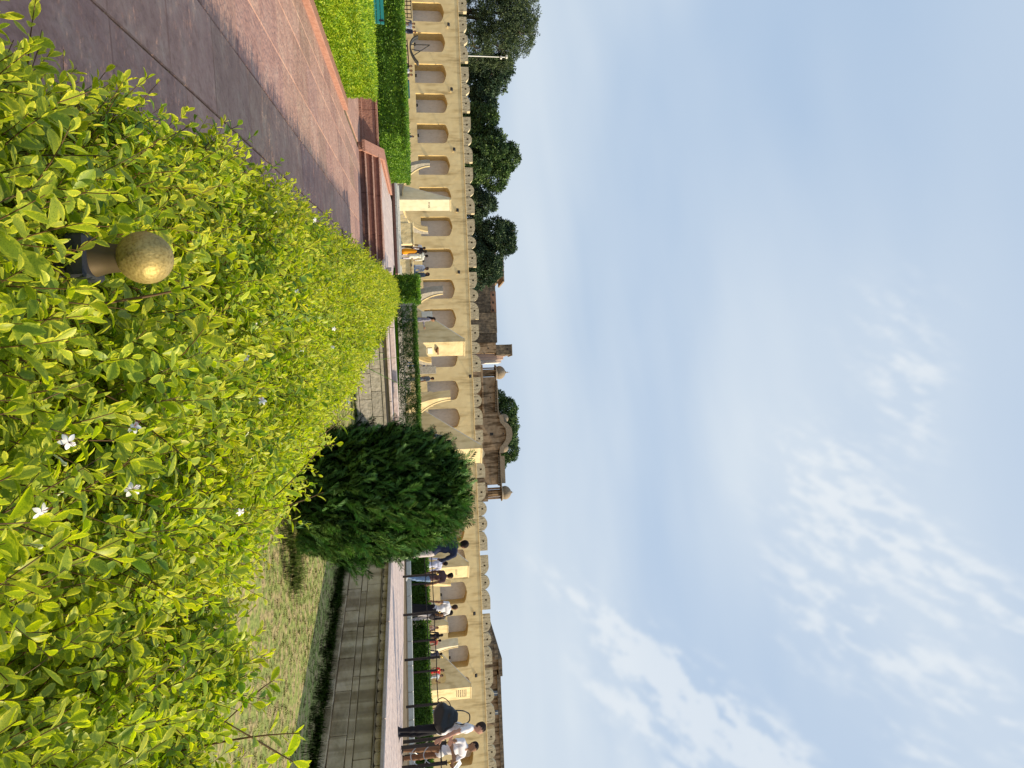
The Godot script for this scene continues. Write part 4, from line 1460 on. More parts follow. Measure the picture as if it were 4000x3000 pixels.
# a gnomon wedge with a quadrant on either side; the tall end faces local +z
func sundial(label: String, at: Vector3, turn: float, H: float, W: float, L: float, left_r: float, right_r: float, m_front: Material, m_quad: Material, slope_from := 0.25, low := 0.5) -> Node3D:
	var t := thing("masonry_sundial", label, "sundial", at, turn)
	var side := Transform3D(Basis(Vector3(0, 0, -1), Vector3.UP, Vector3.RIGHT), Vector3.ZERO)
	var g := MB.new()
	g.prism(PackedVector2Array([Vector2(0, -0.05), Vector2(L, -0.05), Vector2(L, low), Vector2(slope_from, H), Vector2(0, H)]), -W * 0.5, W * 0.5, side)
	part("gnomon", g, m_front, t)
	var cap := MB.new()
	cap.bx(Vector3(0, H + 0.03, -slope_from * 0.5), Vector3(W + 0.05, 0.06, slope_from + 0.08), 0.012)
	part("cap_stone", cap, mats.cream, t)
	var edge := MB.new()
	for s in [-1.0, 1.0]:
		var a := Vector3(s * (W * 0.5 - 0.06), H + 0.012, -slope_from - 0.05)
		var e := Vector3(s * (W * 0.5 - 0.06), low + 0.012, -L)
		edge.bar(a, e, 0.11, 0.05)
	edge.tint = Color(1, 1, 1)
	part("scale_edge", edge, mats.marble, t)
	var n := 4
	var st := MB.new()                       # steps cut between the two scale edges
	for k in 9:
		var f0 := k / 9.0
		st.bx(Vector3(0, lerpf(H, low, f0) - 0.16, lerpf(-slope_from, -L, f0) - 0.16), Vector3(W * 0.45, 0.26, 0.24), 0.01)
	part("stair", st, mats.ochre, t)
	for q in [[-1.0, left_r], [1.0, right_r]]:
		var R: float = q[1]
		if R <= 0.0:
			continue
		var s: float = q[0]
		var h0 := 0.22
		var p := PackedVector2Array()
		for k in 15:
			var a := deg_to_rad(86.0) * k / 14.0
			p.append(Vector2(s * (W * 0.5 + 0.01 + R * sin(a)), h0 + R - R * cos(a)))
		var tip := p[p.size() - 1]
		p.append(tip + Vector2(s * 0.14, 0.02))
		for k in 6:
			var a2 := PI * 0.5 * (k + 1) / 6.0
			p.append(Vector2(tip.x + s * (0.14 - R * 0.42 * (1.0 - cos(a2))), lerpf(tip.y, -0.05, sin(a2) * 0.6 + 0.4 * (k + 1) / 6.0)))
		p.append(Vector2(s * (W * 0.5 + 0.01), -0.05))
		var thick := 0.62
		var qd := MB.new()
		qd.prism(p, -thick * 0.5, thick * 0.5, Transform3D(Basis.IDENTITY, Vector3(0, 0, -L * 0.42)))
		for k in qd.c.size():
			qd.c[k] = Color.WHITE
		var qo := part("quadrant", qd, m_quad, t)
		var rim := PackedVector2Array()
		for k in 15:
			var a := deg_to_rad(86.0) * k / 14.0
			rim.append(Vector2(s * (W * 0.5 + 0.01 + (R - 0.004) * sin(a)), h0 + R - (R - 0.004) * cos(a)))
		for k in range(14, -1, -1):
			var a := deg_to_rad(86.0) * k / 14.0
			rim.append(Vector2(s * (W * 0.5 + 0.01 + (R - 0.07) * sin(a)), h0 + R - (R - 0.07) * cos(a)))
		var rb := MB.new()
		rb.prism(rim, -thick * 0.5 - 0.03, thick * 0.5 + 0.03, Transform3D(Basis.IDENTITY, Vector3(0, 0, -L * 0.42)))
		part("scale_rim", rb, mats.cream, qo)
	return t

func make_sundials():
	var y := PLAZA - 0.06
	var deg := deg_to_rad(36.0)
	var at := func(py: float, depth: float) -> Vector3:
		var p := zp(1600, py, depth)
		return Vector3(p.x, y, -depth)
	# white gnomon with a small inscription
	var s1 := sundial("slim white sundial wedge with inscribed face beside the clipped hedge end", at.call(802, 38.5), deg, 2.95, 0.66, 2.2, 1.75, 1.55, mats.ivory, mats.greystone)
	inscription(s1, Vector3(0, 1.78, 0), Basis.IDENTITY, 2, 0.36, 0.12)
	# cream stepped block in front of it
	var blk := thing("stepped_block", "cream masonry block with three steps beside the white sundial", "block", at.call(915, 37.6), deg_to_rad(8))
	var b := MB.new()
	b.bx(Vector3(0, 0.36, 0), Vector3(1.15, 0.78, 0.9), 0.02)
	part("block", b, mats.cream, blk)
	for k in 3:
		b = MB.new()
		b.bx(Vector3(-0.70 - k * 0.22, 0.24 - 0.12 * k, 0.0), Vector3(0.25 , 0.54 - 0.22 * k, 0.86), 0.015)
		part("step", b, mats.cream, blk)
	b = MB.new()
	b.bx(Vector3(0.02, 0.775, 0), Vector3(1.26, 0.07, 1.0), 0.015)
	part("top_slab", b, mats.cream, blk)
	# pedestal with seated visitors
	var ped := thing("stone_platform", "tan stone platform that two visitors sit on", "platform", at.call(1075, 36.4), deg_to_rad(4))
	b = MB.new()
	b.bx(Vector3(0, 0.33, 0), Vector3(1.6, 0.72, 1.2), 0.02)
	part("platform_body", b, mats.cream, ped)
	b = MB.new()
	b.bx(Vector3(0.1, 0.66, 0.05), Vector3(1.9, 0.12, 1.3), 0.02)
	part("platform_top", b, mats.cream, ped)
	# tall sundial in the middle
	var s2 := sundial("tall cream sundial tower with plaque and grey block quadrant", at.call(1368, 36.0), deg, 3.25, 0.90, 4.2, 2.15, 1.4, mats.cream, mats.greystone)
	b = MB.new()
	b.bx(Vector3(0.08, 1.42, 0.02), Vector3(0.38, 0.26, 0.04), 0.008)
	part("plaque", b, mats.marble, s2)
	b = MB.new()
	b.bx(Vector3(0.05, 1.84, 0.09), Vector3(0.36, 0.08, 0.2), 0.01)
	b.bx(Vector3(0.05, 1.76, 0.05), Vector3(0.2, 0.1, 0.1), 0.01)
	part("wooden_bracket", b, plain(lin(0.24, 0.12, 0.06), 0.8), s2)
	b = MB.new()
	b.bx(Vector3(-0.462, 0.72, -1.15), Vector3(0.02, 0.34, 0.36), 0.006)
	part("plaque", b, plain(lin(0.22, 0.24, 0.28), 0.5), s2)
	b = MB.new()
	b.bx(Vector3(0, 1.36, -3.0), Vector3(0.96, 0.62, 0.62), 0.02)
	part("upper_step", b, mats.marble, s2)
	var s5 := sundial("broad cream sundial tower rising behind the dark conifer bush", at.call(1795, 35.5), deg, 3.9, 1.05, 4.0, 2.3, 1.9, mats.cream, mats.cream)
	var s4 := sundial("pale yellow sundial tower behind the white-shirted visitor", at.call(2250, 38.5), deg, 3.15, 1.0, 3.6, 1.8, 2.15, mats.cream, mats.cream)
	inscription(s4, Vector3(0, 2.5, 0), Basis.IDENTITY, 2, 0.5, 0.12)
	var s3 := sundial("inscribed cream sundial tower with an arched niche behind the railing", at.call(2730, 49.0), deg, 3.65, 1.55, 4.4, 2.8, 2.2, mats.cream, mats.ivory)
	inscription(s3, Vector3(0, 3.3, 0), Basis.IDENTITY, 6, 0.95, 0.8)
	b = MB.new()
	b.prism(arch_points(0.4, 0.9, 1.9), -0.03, 0.03, Transform3D(Basis(Vector3(0, 0, -1), Vector3.UP, Vector3.RIGHT), Vector3(-0.785, 0, -0.9)))
	part("side_niche", b, mats.ochre, s3)
	var s6 := sundial("low cream sundial with a round shell between group of visitors", at.call(2470, 51.0), deg, 2.2, 0.95, 2.2, 1.2, 1.3, mats.cream, mats.ivory)
	# small grey tablet and a low block with a grille
	var tb := thing("stone_tablet", "plain grey stone tablet standing near the arcade wall", "tablet", at.call(1448, 45.0), 0.1)
	b = MB.new()
	b.bx(Vector3(0, 0.95, 0), Vector3(0.52, 2.0, 0.12), 0.02)
	part("slab", b, mats.greystone, tb)
	var gr := thing("vent_block", "low cream masonry block with an iron grille", "block", at.call(1562, 40.0), 0.15)
	b = MB.new()
	b.bx(Vector3(0, 0.75, 0), Vector3(0.75, 1.6, 1.0), 0.02)
	part("block", b, mats.cream, gr)
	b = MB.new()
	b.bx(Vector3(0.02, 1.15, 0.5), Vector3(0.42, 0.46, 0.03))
	part("shade_plate", b, plain(lin(0.09, 0.08, 0.07)), gr)  # flat plate, the shade behind the bars is its dark colour
	for k in 4:
		b = MB.new()
		b.bx(Vector3(-0.13 + k * 0.1, 1.15, 0.53), Vector3(0.02, 0.46, 0.02))
		part("grille_bar", b, mats.iron, gr)
	# white marble edge of the far terrace
	var te := thing("marble_terrace_edge", "white marble step edging the far terrace beyond the landing", "step", Vector3(-8.4, 0.6, -35.6))
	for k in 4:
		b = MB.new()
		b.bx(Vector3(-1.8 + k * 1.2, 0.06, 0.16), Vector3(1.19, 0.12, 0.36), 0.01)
		part("shaded_riser", b, mats.shaded_redstone, te)  # shaded front face, the shade painted as darker stone
		b = MB.new()
		b.bx(Vector3(-1.8 + k * 1.2, 0.20, 0.02), Vector3(1.19, 0.13, 0.5), 0.012)
		part("marble_slab", b, mats.marble, te)
		b = MB.new()
		b.bx(Vector3(-1.8 + k * 1.2, 0.31, -0.42), Vector3(1.19, 0.09, 0.5), 0.012)
		part("marble_slab", b, mats.marble, te)

func ring_instrument():
	var D := 52.0
	var base := zp(1580, 200, D)
	var t := thing("ring_instrument", "dark metal half-ring instrument on a low iron frame", "instrument", Vector3(base.x, PLAZA - 0.06, base.z))
	var to := func(px: float, py: float, dz := 0.0) -> Vector3:
		return zp(px, py, D) - t.position + Vector3(0, 0, dz)
	var b := MB.new()
	for p in [[1590, 168], [1590, 185], [1590, 222], [1590, 236]]:
		var q: Vector3 = to.call(p[0], p[1])
		b.bar(Vector3(q.x, 0, 0.3), Vector3(q.x, q.y, 0.3), 0.06, 0.06)
		b.bar(Vector3(q.x, 0, -0.5), Vector3(q.x, q.y, -0.5), 0.06, 0.06)
	b.bar(to.call(1590, 163, 0.3), to.call(1596, 238, 0.3), 0.07, 0.07)
	b.bar(to.call(1590, 163, -0.5), to.call(1596, 238, -0.5), 0.07, 0.07)
	part("stand", b, plain(lin(0.06, 0.04, 0.035), 0.6), t)
	var arc := []
	for q in [[1632, 146], [1617, 152], [1609, 160], [1603, 172], [1602, 184], [1604, 198], [1608, 210], [1614, 222], [1622, 235], [1634, 250]]:
		arc.append(to.call(q[0], q[1]))
	b = MB.new()
	for k in arc.size() - 1:
		var a: Vector3 = arc[k]
		var e: Vector3 = arc[k + 1]
		var nrm := Vector3(-(e - a).y, (e - a).x, 0).normalized()
		b.box(Transform3D(Basis((e - a).normalized(), nrm, Vector3.BACK), (a + e) * 0.5), Vector3(a.distance_to(e) * 1.04, 0.09, 0.55))
	part("half_ring", b, plain(lin(0.06, 0.06, 0.055), 0.5, 0.3), t)
	b = MB.new()
	b.bar(to.call(1605, 174), to.call(1679, 176), 0.05, 0.05)
	b.bar(to.call(1679, 176), to.call(1614, 218), 0.05, 0.05)
	b.bar(to.call(1608, 192), to.call(1639, 199), 0.045, 0.045)
	part("pointer_frame", b, plain(lin(0.05, 0.045, 0.04), 0.5), t)
	# railing at the far left
	var D2 := 50.0
	var r0 := zp(1580, -60, D2)
	var rt := thing("iron_railing", "dark iron bar railing in front of the arcade wall", "railing", Vector3(r0.x, PLAZA - 0.06, r0.z))
	var top := zp(1607, 70, D2) - rt.position
	for k in 9:
		b = MB.new()
		b.bar(Vector3(top.x * k / 8.0, 0, 0), Vector3(top.x * k / 8.0, top.y, 0), 0.045, 0.045)
		part("upright_bar", b, mats.iron, rt)
	for yy in [top.y, top.y - 0.3]:
		b = MB.new()
		b.bar(Vector3(-0.05, yy, 0), Vector3(top.x + 0.03, yy, 0), 0.06, 0.06)
		part("rail", b, mats.iron, rt)

func park_bench(label: String, at: Vector3, turn: float, yb := 0.84):
	var t := thing("park_bench", label, "bench", at, turn, "teal benches among the hedges")
	for k in 4:
		var b := MB.new()
		b.bx(Vector3(0, 0.44, -0.2 + k * 0.125), Vector3(1.6, 0.03, 0.105), 0.006)
		part("seat_slat", b, mats.teal, t)
	for k in 4:
		var b := MB.new()
		b.box(Transform3D(Basis(Vector3.RIGHT, -0.2), Vector3(0, 0.56 + k * 0.115, -0.27 - k * 0.024)), Vector3(1.6, 0.1, 0.028), 0.006)
		part("back_slat", b, mats.teal, t)
	for s in [-0.7, 0.7]:
		var b := MB.new()
		b.bar(Vector3(s, 0, 0.2), Vector3(s, 0.43, 0.2), 0.05, 0.05)
		part("leg", b, mats.iron, t)
		b = MB.new()
		b.bar(Vector3(s, 0, -0.25), Vector3(s, 0.95, -0.34), 0.05, 0.04)
		part("leg", b, mats.iron, t)

# ------------------------------------------------------------------ buildings behind the wall
func px_box(b: MB, px0: float, px1: float, py0: float, py1: float, depth: float, thick: float, origin: Vector3, bev := 0.0):
	var pm := (py0 + py1) * 0.5
	var lo := zp(px0, pm, depth)
	var hi := zp(px1, pm, depth)
	var xa := zp((px0 + px1) * 0.5, py0, depth).x
	var xb := zp((px0 + px1) * 0.5, py1, depth).x
	b.bx(Vector3((xa + xb) * 0.5, (lo.y + hi.y) * 0.5, -depth - thick * 0.5) - origin, Vector3(xb - xa, hi.y - lo.y, thick), bev)

func chhatri(parent: Node, origin: Vector3, py: float, px_floor: float, px_eave: float, px_dome0: float, px_dome1: float, px_tip: float, half_py: float, depth: float, z: float):
	var k := depth / FOCAL
	var r := half_py * k
	var c := zp(px_eave, py, depth)
	var yf := zp(px_floor, py, depth).y - origin.y
	var ye := zp(px_eave, py, depth).y - origin.y
	var y0 := zp(px_dome0, py, depth).y - origin.y
	var y1 := zp(px_dome1, py, depth).y - origin.y
	var yt := zp(px_tip, py, depth).y - origin.y
	var ctr := Vector3(c.x - origin.x, 0, z)
	var b := MB.new()
	for s in 8:
		var a := TAU * (s + 0.5) / 8.0
		b.bx(ctr + Vector3(cos(a) * r * 0.72, (yf + ye) * 0.5, sin(a) * r * 0.72), Vector3(0.17, ye - yf, 0.17), 0.02)
	part("column", b, mats.fort, parent)
	b = MB.new()
	b.lathe([Vector2(0.05, yf), Vector2(r * 0.5, yf), Vector2(r * 0.5, ye), Vector2(0.05, ye)], 8, Transform3D(Basis.IDENTITY, ctr))
	part("inner_drum", b, mats.fort, parent)
	b = MB.new()
	b.lathe([Vector2(r * 0.6, ye - 0.1), Vector2(r * 1.12, ye - 0.18), Vector2(r * 1.14, ye - 0.10), Vector2(r * 0.82, ye + 0.14), Vector2(r * 0.8, y0)], 16, Transform3D(Basis.IDENTITY, ctr))
	part("eave", b, mats.dome, parent)
	b = MB.new()
	var prof := []
	var h := y1 - y0
	for q in [[0.78, 0.0], [0.84, 0.12], [0.85, 0.3], [0.79, 0.5], [0.66, 0.7], [0.46, 0.86], [0.24, 0.96], [0.10, 1.0]]:
		prof.append(Vector2(q[0] * r, y0 + q[1] * h))
	b.lathe(prof, 64, Transform3D(Basis.IDENTITY, ctr), 16, 0.10)
	var d := part("dome", b, mats.dome, parent)
	b = MB.new()
	b.lathe([Vector2(r * 0.12, y1 - 0.02), Vector2(r * 0.2, y1 + 0.06), Vector2(0.05, y1 + 0.12), Vector2(0.09, lerpf(y1, yt, 0.45)), Vector2(0.03, lerpf(y1, yt, 0.6)), Vector2(0.012, yt)], 10, Transform3D(Basis.IDENTITY, ctr))
	part("finial", b, mats.dome, d)

func window_part(parent: Node, px0: float, px1: float, py0: float, py1: float, depth: float, origin: Vector3, m: Material = null):
	var b := MB.new()
	px_box(b, px0, px1, py0, py1, depth - 0.05, 0.16, origin)
	part("window", b, m if m else plain(lin(0.04, 0.035, 0.03)), parent)

func fort_buildings():
	var D := 92.0
	# ruined block
	var o := Vector3(zp(1900, 1250, D).x, PLAZA - 0.06, -D)
	var t := thing("ruined_fort_block", "blackened flat-roofed fort block with a small square turret", "building", o)
	var b := MB.new()
	px_box(b, 1500, 1936, 1104, 1226, D + 1.0, 6.0, o)
	part("wall", b, mats.fortdark, t)
	b = MB.new()
	px_box(b, 1500, 1941, 1226, 1306, D, 6.0, o)
	part("wall", b, mats.fortdark, t)
	b = MB.new()
	px_box(b, 1500, 1942, 1308, 1344, D + 0.6, 6.0, o)
	part("wall", b, mats.fortdark, t)
	b = MB.new()
	px_box(b, 1500, 1938, 1344, 1386, D - 0.3, 5.5, o)
	part("wall", b, mats.fort, t)
	b = MB.new()
	px_box(b, 1938, 1998, 1346, 1386, D - 0.1, 4.0, o)
	var tur := part("turret", b, mats.fortdark, t)
	b = MB.new()
	px_box(b, 1998, 2001, 1344, 1389, D - 0.2, 4.2, o)
	part("turret_cap", b, mats.dome, tur)
	window_part(t, 1979, 1985, 1360, 1367, D - 0.1, o)
	window_part(t, 1905, 1909, 1358, 1364, D - 0.3, o)
	window_part(t, 1890, 1893, 1380, 1384, D - 0.3, o)
	b = MB.new()
	px_box(b, 1917, 1938, 1138, 1222, D + 0.96, 0.3, o)
	part("brick_parapet", b, plain(lin(0.30, 0.17, 0.11), 0.95), t)
	for py in [1152, 1182, 1212]:
		window_part(t, 1923, 1930, py - 4, py + 4, D + 0.95, o)
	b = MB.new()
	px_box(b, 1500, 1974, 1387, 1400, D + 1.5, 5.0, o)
	part("painted_lit_flank", b, plain(lin(0.55, 0.40, 0.32), 0.95), t)  # sunlit side of the block, the sunlight put into paler colours
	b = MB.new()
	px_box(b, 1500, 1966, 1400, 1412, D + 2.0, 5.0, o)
	part("painted_lit_flank", b, plain(lin(0.60, 0.46, 0.38), 0.95), t)
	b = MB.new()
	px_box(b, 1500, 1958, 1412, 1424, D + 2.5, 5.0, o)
	part("painted_lit_flank", b, plain(lin(0.72, 0.66, 0.60), 0.95), t)
	# thin roof to its left, behind the trees
	b = MB.new()
	px_box(b, 1500, 1940, 985, 1112, D + 12, 6.0, o)
	part("rear_wall", b, mats.fort, t)
	b = MB.new()
	px_box(b, 1962, 1968, 984, 1100, D + 11.7, 6.4, o)
	px_box(b, 1940, 1963, 1000, 1010, D + 11.9, 6.0, o)
	px_box(b, 1940, 1963, 1075, 1085, D + 11.9, 6.0, o)
	part("roof_slab", b, mats.fort, t)
	# palace range with two domed kiosks and a curved roof pavilion
	var o2 := Vector3(zp(1900, 1690, D).x, PLAZA - 0.06, -D)
	var p := thing("palace_range", "weathered palace front with curved roof pavilion between two domed kiosks", "building", o2)
	b = MB.new()
	px_box(b, 1500, 1938, 1480, 1622, D + 0.5, 6.0, o2)
	part("wall", b, mats.fort, p)
	b = MB.new()
	px_box(b, 1500, 1957, 1619, 1770, D, 5.0, o2)
	var pav := part("pavilion_wall", b, mats.fort, p)
	b = MB.new()
	px_box(b, 1500, 1948, 1770, 1906, D + 0.5, 6.0, o2)
	part("wall", b, mats.fort, p)
	b = MB.new()
	px_box(b, 1500, 1882, 1424, 1482, D - 0.2, 6.0, o2)
	px_box(b, 1882, 1889, 1424, 1625, D - 0.3, 0.8, o2)
	part("wall_base", b, mats.fort, p)
	b = MB.new()
	px_box(b, 1500, 1906, 1903, 1972, D - 0.2, 6.0, o2)
	part("wall_base", b, mats.fort, p)
	b = MB.new()
	px_box(b, 1946, 1973, 1782, 1888, D + 1.2, 0.5, o2)
	part("parapet_screen", b, mats.dome, p)
	# rows of brackets under the roof edge
	for k in 20:
		b = MB.new()
		px_box(b, 1934, 1943, 1494 + k * 6.4, 1497 + k * 6.4, D + 0.1, 0.5, o2)
		part("bracket", b, mats.dome, p)
	for k in 18:
		b = MB.new()
		px_box(b, 1946, 1955, 1778 + k * 6.8, 1781 + k * 6.8, D + 0.1, 0.5, o2)
		part("bracket", b, mats.dome, p)
	for q in [[1938, 1941, 1485, 1622], [1951, 1954, 1772, 1906]]:
		b = MB.new()
		px_box(b, q[0] + 4, q[1] + 5, q[2], q[3], D - 0.1, 6.4, o2)
		part("cornice", b, mats.dome, p)
	for q in [[1912, 1916, 1511, 1515], [1914, 1918, 1551, 1555], [1916, 1920, 1590, 1594]]:
		window_part(p, q[0], q[1], q[2], q[3], D + 0.5, o2)
	window_part(p, 1914, 1927, 1690, 1701, D, o2)
	window_part(p, 1964, 1968, 1692, 1696, D - 0.25, o2)
	for q in [[1920, 1942, 1865, 1893], [1915, 1940, 1815, 1850]]:
		b = MB.new()
		px_box(b, q[0], q[1], q[2], q[3], D + 0.44, 0.2, o2)
		part("blind_arch", b, mats.fort, p)
	# curved roof
	var roof := PackedVector2Array()
	var inner := PackedVector2Array()
	for q in [[1953, 1622], [1957, 1633], [1957, 1645], [1966, 1655], [1980, 1672], [1984, 1696], [1980, 1718], [1968, 1736], [1958, 1746], [1958, 1757], [1955, 1769]]:
		var w := zp(q[0], q[1], D) - o2
		inner.append(Vector2(w.x, w.y - 0.25))
		roof.append(Vector2(w.x, w.y + (0.35 if q[0] < 1960 else 0.6)))
	inner.reverse()
	roof.append_array(inner)
	b = MB.new()
	b.prism(roof, -4.6, 0.45, Transform3D.IDENTITY)
	part("curved_roof", b, mats.dome, pav)
	for py in [1636, 1752]:
		var cc := zp(1969, py, D) - o2
		b = MB.new()
		b.lathe([Vector2(0.55, -0.5), Vector2(0.62, 0.0), Vector2(0.56, 0.35), Vector2(0.34, 0.6), Vector2(0.05, 0.7)], 32, Transform3D(Basis.IDENTITY, cc + Vector3(0, 0.05, -1.0)), 12, 0.05)
		part("small_dome", b, mats.dome, pav)
	# tympanum under the curve
	var tym := PackedVector2Array()
	for q in [[1940, 1650], [1958, 1655], [1972, 1672], [1977, 1696], [1972, 1718], [1960, 1736], [1940, 1742]]:
		var w2 := zp(q[0], q[1], D) - o2
		tym.append(Vector2(w2.x, w2.y))
	b = MB.new()
	b.prism(tym, -1.0, 0.02, Transform3D.IDENTITY)
	part("gable_wall", b, mats.fort, pav)
	var k1 := Node3D.new()
	k1.name = "domed_kiosk"
	p.add_child(k1, true)
	chhatri(k1, o2, 1455, 1880, 1943, 1948, 1980, 1998, 29.0, D, -1.6)
	var k2 := Node3D.new()
	k2.name = "domed_kiosk"
	p.add_child(k2, true)
	chhatri(k2, o2, 1932, 1904, 1967, 1971, 2003, 2012, 29.0, D, -1.6)
	# building on the right
	var D3 := 80.0
	var o3 := Vector3(zp(1900, 2760, D3).x, PLAZA - 0.06, -D3)
	var r := thing("old_town_house", "long brown stained old house with barred windows behind the battlements", "building", o3)
	for q in [[1500, 1945, 2520, 2575], [1500, 1962, 2575, 2640], [1500, 1958, 2640, 2760], [1500, 1963, 2760, 2880], [1500, 1970, 2880, 3100]]:
		b = MB.new()
		px_box(b, q[0], q[1] - 14, q[2], q[3], D3 + (q[2] - 2520) * 0.002, 8.0, o3)
		part("wall", b, mats.fort, r)
		b = MB.new()
		px_box(b, q[1] - 14, q[1], q[2] - 3, q[3] + 2, D3 - 0.5 + (q[2] - 2520) * 0.003, 8.4, o3)
		part("stained_cornice", b, mats.fortdark, r)
	for q in [[1922, 1944, 2700, 2718], [1934, 1946, 2776, 2792]]:
		var grey := plain(lin(0.15, 0.18, 0.22), 0.5)
		window_part(r, q[0], q[1], q[2], q[3], D3, o3, grey)
		b = MB.new()
		px_box(b, q[0], q[1], (q[2] + q[3]) * 0.5 - 1, (q[2] + q[3]) * 0.5 + 1, D3 - 0.15, 0.1, o3)
		part("window_bar", b, mats.marble, r)
	# sloping dark roof at its near end
	b = MB.new()
	var sl := PackedVector2Array()
	for q in [[1905, 2490], [1918, 2490], [1935, 2522], [1935, 2560], [1905, 2560]]:
		var w3 := zp(q[0], q[1], D3) - o3
		sl.append(Vector2(w3.x, w3.y))
	b.prism(sl, -6.0, 0.4, Transform3D.IDENTITY)
	part("sloping_roof", b, mats.fortdark, r)
	# white mast
	var m0 := zp(1820, 216, 70.0)
	var m1 := zp(1982, 224, 70.0)
	var mast := thing("lamp_mast", "thin white lamp mast standing behind the wall among trees", "mast", Vector3(m0.x, PLAZA - 0.06, m0.z))
	b = MB.new()
	b.tube([Vector3.ZERO, m1 - mast.position], [0.07, 0.045], 8)
	part("pole", b, plain(lin(0.7, 0.7, 0.68), 0.5), mast)
	b = MB.new()
	b.bx(m1 - mast.position + Vector3(0, -0.1, 0.1), Vector3(0.3, 0.2, 0.3), 0.03)
	part("lamp_head", b, plain(lin(0.55, 0.55, 0.5), 0.5), mast)
	b = MB.new()
	b.bx(m1 - mast.position + Vector3(0.1, -0.7, 0.1), Vector3(0.25, 0.2, 0.3), 0.03)
	part("lamp_head", b, plain(lin(0.55, 0.55, 0.5), 0.5), mast)
	# white slatted roof screen seen through a gap of the battlements
	var w0 := zp(1870, 2055, 78.0)
	var scr := thing("slatted_screen", "white slatted roof screen showing through the battlement gap", "screen", Vector3(w0.x, PLAZA - 0.06, w0.z))
	for kk in 10:
		b = MB.new()
		px_box(b, 1866, 1894, 2018 + kk * 7.5, 2021 + kk * 7.5, 78.0, 0.1, scr.position)
		part("slat", b, plain(lin(0.75, 0.75, 0.75)), scr)
	b = MB.new()
	px_box(b, 1500, 1868, 2014, 2094, 78.2, 3.0, scr.position)
	part("roof_block", b, mats.dome, scr)

